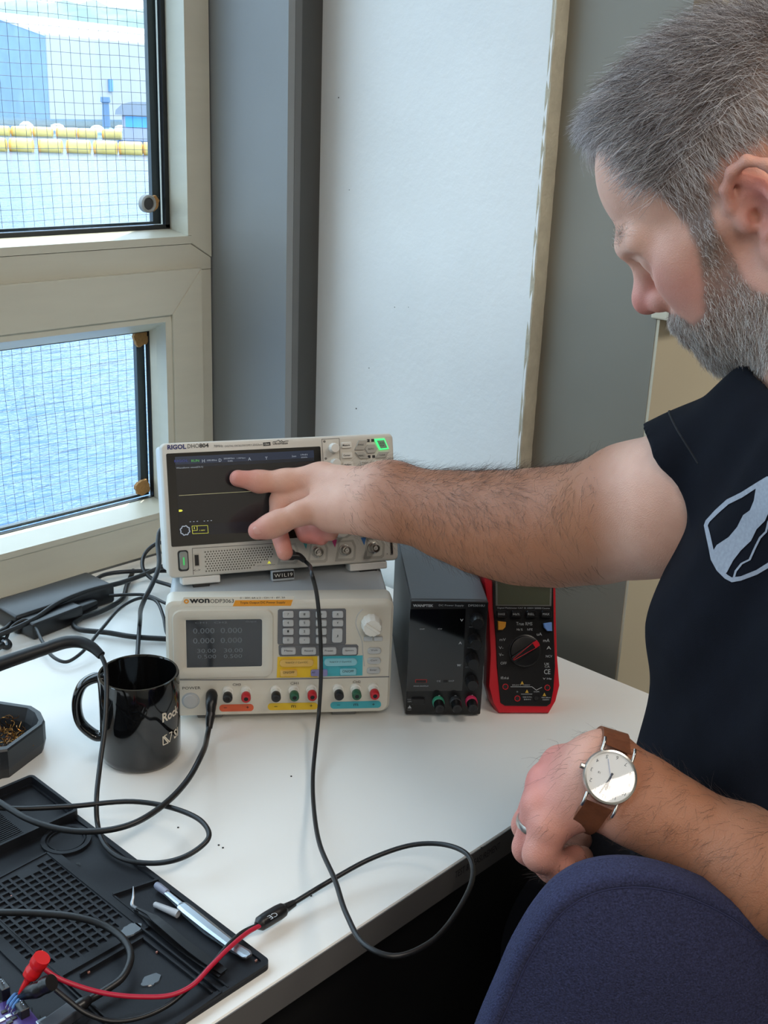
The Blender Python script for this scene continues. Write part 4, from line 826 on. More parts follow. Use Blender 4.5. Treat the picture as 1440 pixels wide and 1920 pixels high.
# hexagon relief
g = G(); R6 = .0062; hx0 = ml(60, 1840)
for i in range(-8, 9):
    for j in range(-8, 8):
        cx = hx0[0]+i*R6*1.5*1.06; cy = hx0[1]+(j+(.5 if i % 2 else 0))*R6*1.732*1.06
        if cx < x0-.012 and cy > .012 and cy < .30 and cx > -WM+.02: hprism(g, circ(cx, cy, R6, 6), .0038, .0050, .0003)
o = g.obj('hexagon_relief', m_sil, mt); o['kind'] = 'stuff'
g = G(); q = ml(148, 1617); v_, f_, lo_, hi_ = text_geo('9', .02); sc = .006
g.add([(q[0]+(p[1]-.35)*sc*0+(p[0]-.3)*sc*1.2, q[1]+(p[1]-.35)*sc*1.2, .0046) for p in v_], f_); g.obj('embossed_digit', mat('black_silicone_emboss', (12, 13, 15), .5), mt)
m_gel = mat('clear_glue_blob', (52, 60, 68), .18)
for px, py, r in ((283, 1838, .0078), (246, 1748, .009)):
    q = ml(px, py, .0045); rr_ = random.Random(px); g = G(); P_ = [(q[0]+r*(1+rr_.uniform(-.15, .15))*math.cos(t)*1.1, q[1]+r*(.8+rr_.uniform(-.1, .1))*math.sin(t)) for t in [2*math.pi*k/24 for k in range(24)]]
    hprism(g, P_, .0064 if px < 260 else .0041, .0072 if px < 260 else .0050, .0008); g.obj('glue_blob', m_gel, mt, smooth=40)
for i, (px, py) in enumerate(((22, 1679), (80, 1782), (166, 1822), (294, 1784), (480, 1800))):
    q = ml(px, py, .006); G().rbox(q[0]-.001, q[0]+.0012, q[1]-.0006, q[1]+.0006, .0042, .0060, .0002, 1).obj('solder_crumb', mat('copper_crumb', (176, 130, 120), .4, .5), mt)

# ------------------------------------------------------------------ tools in the mat
def W(px, py, h): return at_z(px, py, TZ+h) if h < .5 else at_d(px, py, h)
m_btw = mat('black_coated_steel', (22, 22, 24), .35, .3); m_ss = mat('polished_steel', (190, 198, 206), .38, 1.0); m_clear = mat('frosted_clear_plastic', (205, 208, 212), .35, trans=.35)
bt = empty('black_tweezers', Matrix.Translation(W(330, 1750, .007))); tag(bt, 'black bent-tip tweezers lying in the mat tool bay', 'tweezers'); bi = bt.matrix_world.inverted()
def arm(pts, w, t):
    g = G(); P_ = smooth_path([bi @ Vector(W(*p)) for p in pts], 6); n_ = len(P_); rings = []
    for i, p in enumerate(P_):
        d = P_[min(i+1, n_-1)]-P_[max(i-1, 0)]; d /= np.linalg.norm(d); s = np.cross(d, [0, 0, 1.]); s /= np.linalg.norm(s); u = np.cross(s, d); ww = np.interp(i/(n_-1), [0, .2, .35, .9, 1], w)
        rings.append([p+s*ww+u*t, p-s*ww+u*t, p-s*ww-u*t, p+s*ww-u*t])
    g.loft(rings); return g
arm([(255, 1702, .012), (282, 1716, .013), (300, 1730, .014), (360, 1780, .012), (420, 1822, .010)], (.0008, .0014, .0034, .0042, .0036), .0006).obj('tweezer_arm', m_btw, bt)
arm([(252, 1706, .0085), (275, 1725, .0085), (295, 1740, .008), (355, 1788, .0085), (416, 1828, .0088)], (.0008, .0014, .0030, .0040, .0036), .0006).obj('tweezer_arm', m_btw, bt)
G().tube([bi @ Vector(W(250, 1662, .022)), bi @ Vector(W(250, 1682, .017)), bi @ Vector(W(248, 1697, .0125)), bi @ Vector(W(257, 1704, .011))], [.0003, .0012, .0018, .0016], 8).obj('bent_tip', m_ss, bt, smooth=60)
st = empty('steel_tweezers', Matrix.Translation(W(380, 1730, .007))); tag(st, 'silver steel tweezers lying along the right rim of the mat', 'tweezers'); si = st.matrix_world.inverted()
def slab_path(pts, ws, t, inv, side=None):
    P_ = [np.array(inv @ Vector(W(*p))) for p in pts]; rings = []; n_ = len(P_)
    for i, p in enumerate(P_):
        d = P_[min(i+1, n_-1)]-P_[max(i-1, 0)]; d /= np.linalg.norm(d); s = np.cross(d, [0, 0, 1.]); s /= np.linalg.norm(s); u = np.cross(s, d)
        rings.append([p+s*ws[i]-u*t, p+s*ws[i]+u*t*.3, p+s*ws[i]*.5+u*t, p-s*ws[i]*.5+u*t, p-s*ws[i]+u*t*.3, p-s*ws[i]-u*t])
    return G().loft(rings)
slab_path([(310, 1672, .010), (338, 1695, .011), (341, 1697, .012), (352, 1706, .012), (392, 1738, .0115), (440, 1775, .010), (462, 1789, .009), (467, 1793, .009)], [.0022, .0026, .0048, .0054, .0052, .0044, .0048, .003], .0012, si).obj('upper_arm', m_ss, st)
slab_path([(312, 1676, .0075), (338, 1699, .0072), (352, 1712, .007), (392, 1745, .007), (440, 1778, .0078), (464, 1791, .008)], [.002, .0026, .0046, .005, .0044, .0040], .0008, si).obj('lower_arm', m_ss, st)
G().tube([si @ Vector(W(293, 1659, .0095)), si @ Vector(W(297, 1662, .0095)), si @ Vector(W(313, 1674, .0095))], [.0028, .0034, .0030], 12).obj('tip_cap', mat('smoky_tip_cap', (150, 156, 178), .3, trans=.3), st, smooth=40)
cp = empty('plastic_tip_sleeve', Matrix.Translation(W(312, 1706, .0045))); tag(cp, 'small frosted clear plastic sleeve between the two tweezers', 'sleeve'); ci = cp.matrix_world.inverted()
A_ = np.array(ci @ Vector(W(289, 1695, .0075))); B_ = np.array(ci @ Vector(W(334, 1714, .0078))); d = (B_-A_)/np.linalg.norm(B_-A_)
T = Matrix.Translation(Vector(A_)) @ Vector(d).to_track_quat('Z', 'Y').to_matrix().to_4x4(); L_ = float(np.linalg.norm(B_-A_))
G().lathe([(.0016, 0), (.0024, .001), (.0034, L_), (.0024, L_), (.0016, .002), (0.0002, .0018)], 20, T).obj('sleeve_tube', m_clear, cp, smooth=40)

# ------------------------------------------------------------------ cables
m_cab = mat('black_cable_rubber', (20, 21, 23), .42, bump=.02, bscale=800); m_cabr = mat('crimson_silicone_lead', (178, 20, 52), .4); m_cabb = mat('black_silicone_lead', (16, 16, 18), .38)
def onp(I, px, py, off): x, z = I.px(px, py, -off); return np.array(I.M @ Vector((x, -off, z)))
def cpts(pts):
    out = []
    for p in pts: out.append(onp(p[2], p[0], p[1], p[3]) if len(p) == 4 else W(*p))
    return out
def cable(name, pts, r, m, label, cat='cable', group=None, parts=True):
    P_ = cpts(pts); o = np.mean(P_, 0); e = empty(name, Matrix.Translation(Vector(o))); tag(e, label, cat, group)
    G().tube([p-o for p in P_], r, 10, steps=7).obj('cable_sheath', m, e, smooth=60); return e, o
# probe cable from the oscilloscope, looping over the desk edge
pc_pts = [(549, 1043, SO, .018), (562, 1044, SO, .022), (574, 1054, SO, .024), (585, 1078, OW, .062), (594, 1115, OW, .05), (600, 1180, OW, .04), (602, 1260, OW, .034), (598, 1335, OW, .03), (592, 1395, .016), (587, 1450, .008), (588, 1510, .012), (600, 1585, .026), (628, 1650, .036), (650, 1715, .046), (686, 1773, .052), (738, 1793, .052), (805, 1768, .048), (860, 1705, .043), (887, 1640, .041), (876, 1602, .040), (835, 1584, .036), (775, 1584, .030), (700, 1608, .023), (625, 1648, .017), (552, 1692, .012)]
pcab, o = cable('probe_cable', pc_pts, .0022, m_cab, 'black probe cable looping from the oscilloscope over the desk front edge')
def sub(name, pts, r, m, parent, o, n=12, smooth=50):
    return G().tube([q-o for q in cpts(pts)], r, n).obj(name, m, parent, smooth=smooth)
x, z = SO.c(765, 728, -.006)
A_ = np.array(SO.M @ Vector((x, -.005, z))); B_ = np.array(SO.M @ Vector((x, -.026, z-.001)))
G().cyl(A_-o, (A_+B_)/2-o, .0072, .0072, 20).obj('bnc_plug', m_metal, pcab, smooth=40); G().cyl((A_+B_)/2-o, B_-o, .0065, .005, 20).obj('plug_boot', m_blk, pcab, smooth=40)
sub('strain_relief', [(546, 1042, SO, .022), (560, 1043, SO, .023), (571, 1051, SO, .024)], [.0045, .0042, .003], m_blk, pcab, o)
jb = sub('junction_sleeve', [(482, 1736, .011), (488, 1732, .011), (500, 1724, .011), (520, 1712, .011), (530, 1706, .011), (535, 1703, .011), (552, 1693, .0115)], [.0035, .0062, .0066, .0066, .006, .0042, .003], m_blk, pcab, o)
A_ = W(503, 1719, .0175)-o; B_ = W(526, 1706, .0175)-o; d = B_-A_; an = math.atan2(d[1], d[0]); v_, f_, lo_, hi_ = text_geo('CE', 0); g = G(); an += math.pi
mid = W(512, 1717, .0177)-o; g.add([(mid[0]+(p[0]-.6)*.0075*math.cos(an)-(p[1]-.35)*.0075*math.sin(an), mid[1]+(p[0]-.6)*.0075*math.sin(an)+(p[1]-.35)*.0075*math.cos(an), mid[2]) for p in v_], f_); g.obj('lettering', m_lt, jb)
sub('red_lead', [(492, 1733, .0115), (465, 1748, .013), (430, 1777, .015), (395, 1812, .015), (360, 1848, .014), (320, 1866, .014), (260, 1869, .016), (200, 1863, .020), (150, 1850, .026), (105, 1832, .034), (84, 1817, .040)], .0019, m_cabr, pcab, o)
sub('black_lead', [(485, 1734, .011), (455, 1748, .012), (428, 1772, .0125), (400, 1805, .0125), (360, 1847, .012), (310, 1888, .0105), (255, 1910, .010), (205, 1914, .012), (160, 1899, .018), (125, 1873, .026), (104, 1856, .031)], .0019, m_cabb, pcab, o)
def clip(name, m, pts, rs):
    c = sub(name, pts, rs, m, pcab, o, 14, 45); return c
m_redc = mat('red_clip_plastic', (214, 26, 30), .35)
rc = clip('red_grabber', m_redc, [(36, 1868, .016), (40, 1858, .020), (52, 1838, .028), (55, 1832, .030), (62, 1822, .034), (70, 1811, .039), (74, 1806, .041)], [.0012, .0018, .0028, .0056, .0064, .0058, .005]); sub('plunger_cap', [(70, 1809, .040), (74, 1803, .043), (79, 1795, .047)], [.0064, .0068, .0064], m_redc, rc, o, 16, 40)
bc = clip('black_grabber', m_blk, [(30, 1872, .014), (42, 1868, .018), (56, 1860, .024), (70, 1856, .028), (84, 1851, .031)], [.0014, .0028, .0052, .006, .0048]); sub('plunger_cap', [(80, 1850, .031), (88, 1846, .033), (97, 1842, .036)], [.0060, .0064, .0060], m_blk, bc, o, 16, 40)
# soldering iron: handle sleeve and cable past the mug
ir, o = cable('soldering_iron', [(188, 1226, 1.135), (197, 1247, 1.128), (200, 1290, 1.118), (197, 1360, 1.105), (188, 1430, 1.09), (181, 1500, 1.065), (183, 1545, .016), (197, 1585, .011), (232, 1611, .0095), (300, 1618, .013), (355, 1602, .022), (391, 1571, .029), (380, 1542, .031), (330, 1517, .031), (250, 1503, .031), (130, 1512, .031), (30, 1516, .032), (-60, 1510, .034)], .0024, m_cab, 'black soldering iron handle and cable arching over the desk beside the mug', 'soldering iron')
sub('handle', [(-120, 1290, 1.12), (0, 1245, 1.13), (50, 1228, 1.135), (95, 1213, 1.14)], [.0078, .0070, .0066, .0062], m_cab, ir, o, 16)
sub('bend_relief', [(94, 1213, 1.14), (125, 1204, 1.143), (150, 1204, 1.143), (172, 1213, 1.14), (190, 1229, 1.135)], [.0064, .0064, .006, .0054, .0044], m_cab, ir, o, 16)
# lead plugged into the bench supply
dc, o = cable('supply_lead', [(394, 1352, OW, .03), (389, 1378, OW, .045), (378, 1415, .040), (352, 1462, .036), (308, 1508, .036), (250, 1544, .036), (190, 1558, .033), (120, 1556, .031), (55, 1537, .033), (0, 1505, .037), (-60, 1470, .04)], .0029, m_cab, 'thick black lead curving from the power supply front across the desk')
sub('banana_plug', [(397, 1300, OW, .002), (397, 1304, OW, .008), (396, 1318, OW, .018), (395, 1338, OW, .025)], [.0055, .0066, .0062, .0046], m_blk, dc, o, 14); sub('strain_relief', [(395, 1337, OW, .025), (394, 1345, OW, .028), (392, 1366, OW, .036)], [.005, .0052, .0034], m_blk, dc, o, 12)
# lead with rectangular plug reaching the circuit board
ul, o = cable('board_lead', [(-60, 1714, .018), (0, 1711, .021), (80, 1713, .023), (150, 1721, .023), (203, 1739, .021), (236, 1767, .019), (245, 1795, .017), (230, 1832, .014), (195, 1858, .0125), (163, 1877, .012)], .0030, m_cab, 'thick black lead curling over the mat to the purple board')
sub('strain_relief', [(168, 1873, .012), (155, 1882, .012), (138, 1893, .012)], [.0034, .0050, .0046], m_blk, ul, o, 12)
A_ = W(145, 1888, .012); B_ = W(92, 1926, .012); d = B_-A_; d[2] = 0; d /= np.linalg.norm(d); G().rbox(-.0065, .0065, 0, .030, -.005, .004, .0012, 2, Matrix.Translation(Vector(A_-o)) @ Matrix.Rotation(math.atan2(-d[0], d[1]), 4, 'Z')).obj('plug_housing', mat('slate_plug_plastic', (52, 56, 64), .45), ul)
# tangle by the window
gp = 'black cables tangled below the window'
cable('black_cable', [(-60, 1200, .012), (0, 1184, .014), (60, 1134, .016), (110, 1122, .018), (160, 1100, .018), (195, 1078, .016), (235, 1072, .014), (330, 1070, .012)], .0030, m_cab, 'black cord running nearest the window frame, uppermost of the tangle', group=gp)
cable('black_cable', [(-60, 1212, .016), (0, 1190, .018), (60, 1163, .022), (110, 1130, .026), (165, 1108, .026), (235, 1090, .024), (310, 1060, .03), (350, 1040, .04)], .0034, m_cab, 'thicker black cord rising from the left edge to behind the oscilloscope', group=gp)
cable('black_cable', [(330, 985, 1.40), (303, 992, 1.38), (296, 1015, 1.36), (298, 1060, 1.33), (287, 1092, 1.31), (271, 1124, 1.30), (262, 1170, .018), (258, 1225, .006), (256, 1262, .004), (262, 1300, .004)], .0028, m_cab, 'black cord hanging from the oscilloscope side down behind the mug', group=gp)
cable('black_cable', [(10, 1200, .012), (24, 1174, .018), (48, 1162, .022), (64, 1174, .018), (80, 1204, .012), (100, 1232, .008), (124, 1241, .007), (148, 1228, .010), (190, 1180, .018), (232, 1135, .024), (265, 1121, .028), (290, 1125, .028), (306, 1155, .022), (314, 1190, .012), (345, 1225, .006)], .0022, m_cab, 'thin black cord with a ring plug dipping under the soldering iron', group=gp)
cable('black_cable', [(205, 1117, .016), (240, 1115, .018), (275, 1116, .02), (316, 1133, .02), (360, 1140, .02)], .0022, m_cab, 'short thin black cord leaving the adapter plug towards the power supply', group=gp)
cable('black_cable', [(250, 1070, .006), (238, 1098, .006), (228, 1124, .006), (190, 1146, .006), (150, 1160, .006), (138, 1171, .006), (148, 1180, .006), (200, 1186, .006), (250, 1194, .006), (312, 1198, .006), (345, 1200, .006)], .0034, m_cab, 'thick black cord folded back on the desk beside the adapter', group=gp)
cable('black_cable', [(320, 1016, .05), (292, 1020, .05), (272, 1038, .04), (268, 1066, .03), (286, 1086, .022), (320, 1098, .02), (345, 1110, .02)], .0028, m_cab, 'black cord looping out behind the oscilloscope lower left corner', group=gp)
# ring plug at the left edge
c = W(8, 1206, .008); rp = empty('ring_plug', Matrix.Translation(Vector(c))); tag(rp, 'black ring terminal with bright metal core at the left picture edge', 'plug')
Tt = Matrix.Rotation(.5, 4, 'X') @ Matrix.Rotation(.3, 4, 'Y'); g = G()
g.loft([[((.0075+.0028*math.cos(t))*math.cos(a_), (.0075+.0028*math.cos(t))*math.sin(a_), .0028*math.sin(t)) for t in [2*math.pi*k/10 for k in range(10)]] for a_ in [2*math.pi*k/28 for k in range(29)]], False, False, T=Tt); g.obj('ring_body', m_blk, rp, smooth=60)
G().lathe([(.005, -.002), (.005, .002), (.003, .003), (.0015, .005)], 14, Tt).obj('metal_core', m_ss, rp, smooth=40)
G().tube([(-.004, -.002, 0), (-.016, -.010, .002), (-.04, -.02, .004)], .0045, 12).obj('plug_tail', m_blk, rp, smooth=50)
# adapter bricks by the wall
c = W(92, 1140, .0); c[1] = 1.262
ad = empty('power_adapter', Matrix.Translation((c[0], c[1], TZ+.0004)) @ Matrix.Rotation(.04, 4, 'Z')); tag(ad, 'flat black power adapter lying against the window frame', 'adapter')
G().rbox(-.075, .075, -.030, .034, 0, .026, .004, 3).obj('adapter_case', m_blk, ad, smooth=40); G().rbox(.074, .084, -.008, .008, .008, .018, .002).obj('cable_collar', m_blk, ad)
c = W(112, 1172, .0); hb_ = empty('adapter_plug', Matrix.Translation((c[0], c[1], TZ+.0004)) @ Matrix.Rotation(.12, 4, 'Z')); tag(hb_, 'small black plug block in front of the flat adapter', 'plug')
G().rbox(-.05, .028, -.014, .016, 0, .022, .003, 3).obj('plug_block', m_blk, hb_, smooth=40); G().rbox(.0275, .058, -.008, .010, .005, .018, .003, 2).obj('plug_neck', m_blk, hb_, smooth=40)

# ------------------------------------------------------------------ tip cleaner with brass wool
m_hold = mat('charcoal_moulded_plastic', (36, 39, 43), .42); zt_ = .034
P_ = [at_z(px, py, TZ+zt_)[:2] for px, py in ((-150, 1292), (-20, 1311), (60, 1323), (76, 1333), (84, 1350), (80, 1358), (14, 1406), (0, 1408), (-150, 1470))]
o2 = np.mean(P_, 0); tc_ = empty('tip_cleaner', Matrix.Translation((o2[0], o2[1], TZ+.0003))); tag(tc_, 'black angular tip cleaner box holding brass wool left of the mug', 'tip cleaner')
P_ = [tuple(p-o2) for p in P_]; sc_ = lambda s: [(x*s, y*s) for x, y in P_]
g = G(); g.loft([[(x, y, 0) for x, y in sc_(.93)], [(x, y, .012) for x, y in sc_(1.0)], [(x, y, zt_-.002) for x, y in P_], [(x, y, zt_) for x, y in sc_(.97)], [(x, y, zt_) for x, y in sc_(.86)], [(x, y, .020) for x, y in sc_(.74)], [(x, y, .006) for x, y in sc_(.7)]]); g.obj('holder_body', m_hold, tc_)
g = G(); rw = random.Random(5)
for k in range(240):
    cx, cy = rw.uniform(-.045, .024), rw.uniform(-.03, .028); s = .58
    cz = rw.uniform(.010, .028); r = rw.uniform(.002, .005); ax = Vector((rw.uniform(-1, 1), rw.uniform(-1, 1), rw.uniform(-1, 1))).normalized(); q = ax.to_track_quat('Z', 'Y').to_matrix()
    pts = [tuple(Vector((cx, cy, cz))+q @ Vector((r*math.cos(t), r*math.sin(t), .0015*t-.003))) for t in np.linspace(0, 5.0, 8)]
    g.tube(pts, .00035, 3, smooth=False)
o = g.obj('brass_wool', mat('brass_wool', (150, 104, 52), .3, 1.0, var=.3, vscale=200), tc_); o['kind'] = 'stuff'

# ------------------------------------------------------------------ purple circuit board at the corner
A_ = at_z(18, 1842, TZ+.012); B_ = at_z(80, 1920, TZ+.012); d = B_-A_; d[2] = 0; d /= np.linalg.norm(d); n_ = np.array([d[1], -d[0], 0])
if n_@CR[0] > 0: n_ = -n_
pcb = empty('circuit_board', frame((B_[0], B_[1], TZ+.0095), -n_, (0, 0, 1))); tag(pcb, 'purple circuit board with pin headers on the mat corner', 'circuit board')
G().rbox(-.055, 0, -.018, .040, 0, .0016, .0003, 1).obj('board', mat('purple_solder_mask', (74, 58, 128), .3, coat=.3), pcb)
for x, y in ((-.05, -.013), (-.005, -.013), (-.05, .036), (-.005, .036)): G().cyl((x, y, -.0048), (x, y, 0), .002, n=10).obj('standoff', m_metal, pcb)
pi_ = pcb.matrix_world.inverted()
def pl(px, py, h): q = pi_ @ Vector(at_z(px, py, TZ+h)); return q.x, q.y
for px, py, w, l, h in ((6, 1858, .0032, .0056, .011), (42, 1892, .0034, .0050, .008)):
    x, y = pl(px, py, .016); hd = G().rbox(x-w, x+w, y-l, y+l, .0016, .0016+h, .0004, 1).obj('pin_header', m_blk, pcb)
    for k in (-1, 0, 1): G().box(x-.0003, x+.0003, y+k*.0025-.0003, y+k*.0025+.0003, .0016+h, .0016+h+.003).obj('pin', m_ss, hd)
for k, (px, py) in enumerate(((22, 1872), (27, 1876), (32, 1880))):
    x, y = pl(px, py, .016); rs_ = G().tube([(x-.005, y-.003, .006), (x-.003, y-.0018, .007), (x+.003, y+.0018, .007), (x+.005, y+.003, .006)], [.0008, .0013, .0013, .0008], 10).obj('resistor', mat('blue_resistor', (70, 120, 180), .4), pcb, smooth=40)
    for s in (-1, 1): G().tube([(x+s*.005, y+s*.003, .006), (x+s*.0066, y+s*.004, .005), (x+s*.007, y+s*.0042, .0016)], .0003, 5).obj('resistor_wire', m_ss, rs_)
for k, (px, py) in enumerate(((8, 1896), (16, 1904), (26, 1908), (4, 1912), (18, 1916), (30, 1898))):
    x, y = pl(px, py, .012); G().rbox(x-.0022, x+.0022, y-.0014, y+.0014, .0016, .0028, .0002, 1).obj('chip', m_ss if k % 2 else m_blk, pcb)
x, y = pl(80, 1915, .014); G().rbox(x-.004, x+.004, y-.0035, y+.0035, .0016, .0046, .0005, 2).obj('usb_socket', m_ss, pcb)

# ------------------------------------------------------------------ person: implicit surfaces turned into one mesh each
def pcam(px, py, d): return np.array([(px-CX)/F_PX*d, (py-CY)/F_PX*d, d])
def to_world(P): return CAM + np.asarray(P) @ CR
def to_cam(P): return (np.asarray(P)-CAM) @ CR.T
def rc(a, b, ra, rb=None):
    a = np.array(a, float); b = np.array(b, float); rb = ra if rb is None else rb; ba = b-a; l2 = max(float(ba@ba), 1e-12)
    def fn(P):
        pa = P-a; h = np.clip((pa@ba)/l2, 0, 1); q = pa-h[:, None]*ba
        return np.sqrt((q*q).sum(1))-(ra+(rb-ra)*h)
    return fn, (a+b)/2, math.sqrt(l2)/2+max(ra, rb)
def ell(c, r, R=None):
    c = np.array(c, float); r = np.array(r, float); R = np.eye(3) if R is None else np.array(R)
    def fn(P):
        q = (P-c)@R; k0 = np.sqrt(((q/r)**2).sum(1)); k1 = np.sqrt(((q/(r*r))**2).sum(1)); return k0*(k0-1)/np.maximum(k1, 1e-9)
    return fn, c, r.max()
def plane_cut(c, n):
    c = np.array(c, float); n = np.array(n, float); n /= np.linalg.norm(n)
    return (lambda P: -((P-c)@n)), c, 9.0
class SDF:
    def __init__(s): s.ops = []
    def u(s, pr, k=.01): s.ops.append(('u', pr, k)); return s
    def s(s, pr, k=.005): s.ops.append(('s', pr, k)); return s
    def chain(s, pts, rs, k=.008):
        for i in range(len(pts)-1): s.u(rc(pts[i], pts[i+1], rs[i], rs[i+1]), k if i == 0 else max(k, .006))
        return s
    @staticmethod
    def comb(op, d, v, k):
        if op == 'u': h = np.maximum(k-np.abs(d-v), 0)/k; return np.minimum(d, v)-h*h*k*.25
        h = np.maximum(k-np.abs(d+v), 0)/k; return np.maximum(d, -v)+h*h*k*.25
    def ev(s, P):
        d = np.full(len(P), 1.0); far = len(P) > 150000
        for op, (fn, c, r), k in s.ops:
            if far and r < .2:
                q = P-c; m = np.flatnonzero((np.abs(q[:, 0]) < r+k+.02) & (np.abs(q[:, 1]) < r+k+.02) & (np.abs(q[:, 2]) < r+k+.02))
                if len(m): d[m] = s.comb(op, d[m], fn(P[m]), k)
            else: d = s.comb(op, d, fn(P), k)
        return d
    def mesh(s, lo, hi, h, B=8):
        lo = np.array(lo, float); hi = np.array(hi, float); nb = np.ceil((hi-lo)/(h*B)).astype(int)
        gi = np.stack(np.meshgrid(*[np.arange(n) for n in nb], indexing='ij'), -1).reshape(-1, 3)
        cen = lo+(gi+.5)*h*B; half = h*B*.5*1.7321
        d = s.ev(cen); act = np.abs(d) < half*1.7+.006; gi = gi[act]; cen = cen[act]; N = len(gi)
        off = np.stack(np.meshgrid(*[np.arange(B+1)]*3, indexing='ij'), -1).reshape(-1, 3); M3 = len(off)
        D = np.full((N, M3), 1.0)
        for op, (fn, c, r), k in s.ops:
            m = np.linalg.norm(cen-c, axis=1) < r+half+k+.012
            if not m.any(): continue
            P = (lo+(gi[m][:, None, :]*B+off[None])*h).reshape(-1, 3); v = fn(P).reshape(-1, M3); D[m] = s.comb(op, D[m], v, k)
        D = D.reshape(N, B+1, B+1, B+1)
        sl = [slice(0, B), slice(1, B+1)]; co = {}
        for a in (0, 1):
            for b in (0, 1):
                for c in (0, 1): co[a, b, c] = D[:, sl[a], sl[b], sl[c]]
        neg = sum((co[k] < 0).astype(np.int8) for k in co); mask = (neg > 0) & (neg < 8)
        idx = np.argwhere(mask); acc = np.zeros((len(idx), 3)); cnt = np.zeros(len(idx)); vals = {k: co[k][mask] for k in co}
        for ax in range(3):
            for o1 in (0, 1):
                for o2 in (0, 1):
                    ka = [0, 0, 0]; kb = [0, 0, 0]; oth = [q for q in range(3) if q != ax]; ka[oth[0]] = kb[oth[0]] = o1; ka[oth[1]] = kb[oth[1]] = o2; kb[ax] = 1
                    va, vb = vals[tuple(ka)], vals[tuple(kb)]; m = (va < 0) != (vb < 0); t = np.where(m, va/np.where(m, va-vb, 1), 0)
                    p = np.tile(np.array(ka, float), (len(idx), 1)); p[:, ax] = t; acc[m] += p[m]; cnt[m] += 1
        gc = gi[idx[:, 0]]*B+idx[:, 1:]; V = lo+(gc+acc/cnt[:, None])*h; K = 1 << 20
        key = ((gc[:, 0]+1)*K+(gc[:, 1]+1))*K+gc[:, 2]+1; order = np.argsort(key); sk = key[order]
        def look(c): k = ((c[:, 0]+1)*K+(c[:, 1]+1))*K+c[:, 2]+1; i = np.clip(np.searchsorted(sk, k), 0, len(sk)-1); return np.where(sk[i] == k, order[i], -1)
        F = []
        for ax in range(3):
            va = D[:, :B, :B, :B]; s2 = [slice(0, B)]*3; s2[ax] = slice(1, B+1); vb = D[:, s2[0], s2[1], s2[2]]; m = (va < 0) != (vb < 0); e = np.argwhere(m); g0 = gi[e[:, 0]]*B+e[:, 1:]; inside = (va[m] < 0)
            o1 = np.zeros(3, int); o2 = np.zeros(3, int); o1[(ax+1) % 3] = 1; o2[(ax+2) % 3] = 1
            q = np.stack([look(g0), look(g0-o1), look(g0-o1-o2), look(g0-o2)], 1); ok = (q >= 0).all(1); q = q[ok]; inside = inside[ok]
            q[~inside] = q[~inside][:, ::-1]; F.append(q)
        F = np.concatenate(F)
        for _ in range(1):                                      # pull vertices onto the surface
            e = h*.3; d0 = s.ev(V); gr = np.stack([s.ev(V+np.eye(3)[i]*e)-d0 for i in range(3)], 1)/e; g2 = np.maximum((gr*gr).sum(1), .2); V = V-gr*(np.clip(d0, -h, h)/g2)[:, None]
        return V, F
def sdf_object(name, V, F, m, parent, attrs=None):
    me = bpy.data.meshes.new(name); W_ = to_world(V); o0 = np.array(parent.location) if parent is not None else np.zeros(3)
    me.vertices.add(len(W_)); me.vertices.foreach_set('co', (W_-o0).astype(np.float32).ravel())
    me.loops.add(F.size); me.loops.foreach_set('vertex_index', F.astype(np.int32).ravel()); me.polygons.add(len(F))
    me.polygons.foreach_set('loop_start', np.arange(0, F.size, 4, dtype=np.int32)); me.update(calc_edges=True); me.validate()
    for k, v in (attrs or {}).items(): at_ = me.attributes.new(k, 'FLOAT', 'POINT'); at_.data.foreach_set('value', np.asarray(v, np.float32))
    me.shade_smooth(); return link_mesh(name, me, m, parent)

# head pose: origin between the ears, x to the face, y to his left, z up
HT = np.array([.2893, -.2388, .8943])
HR = np.array([[-0.7646, -0.3332, -0.5517], [0.4558, 0.3258, -0.8284], [0.4558, -0.8848, -0.0972]])
def hd(x, y, z): return HT+HR@(np.array([x, y, z])/1000.)
def he(c, r): return ell(hd(*c), np.array(r)/1000., HR)
def hc(a, b, ra, rb=None): return rc(hd(*a), hd(*b), ra/1000., (ra if rb is None else rb)/1000.)
B_ = SDF()
# --- head
B_.u(he((-10, 0, 48), (95, 75, 90)), .01).u(he((24, 0, 62), (70, 63, 60)), .03).u(he((40, 0, -18), (48, 57, 72)), .03)
B_.u(he((30, 0, -55), (46, 50, 40)), .025)
for s in (1, -1):
    B_.u(hc((8, 52*s, -52), (66, 16*s, -88), 15, 15), .025).u(he((62, 44*s, -10), (24, 19, 22)), .025).u(hc((60, 50*s, 2), (10, 66*s, 4), 10, 10), .02)
    B_.u(hc((96, 9*s, 27), (82, 42*s, 27), 11, 10), .016)
    B_.u(he((52, 38*s, -45), (26, 20, 34)), .03)
B_.u(he((72, 0, -88), (19, 20, 16)), .02).u(he((74, 0, -52), (24, 30, 26)), .02)
for s in (1, -1): B_.s(he((96, 33*s, 8), (15, 17, 10)), .012)
B_.u(hc((92, 0, 14), (105, 0, -12), 8.5, 10), .012).u(he((106.5, 0, -19), (13.5, 11.5, 11.5)), .010)
for s in (1, -1):
    B_.u(he((97, 12.5*s, -24), (10, 7.5, 8.5)), .007)
    B_.u(he((77, 32*s, 7), (13.5, 14, 12)), .004)           # lowered eyelid over the eye
    B_.u(hc((90, 22*s, 15), (78, 46*s, 13), 4.5, 4), .008)    # fold of the upper lid
    B_.s(hc((92, 20*s, 9.5), (79, 47*s, 7.5), 1.3), .003).u(hc((85, 22*s, -4), (74, 43*s, -4), 5.5, 5), .009)        # lower lid
    B_.s(he((103, 6.5*s, -31), (5, 3.6, 4)), .003)
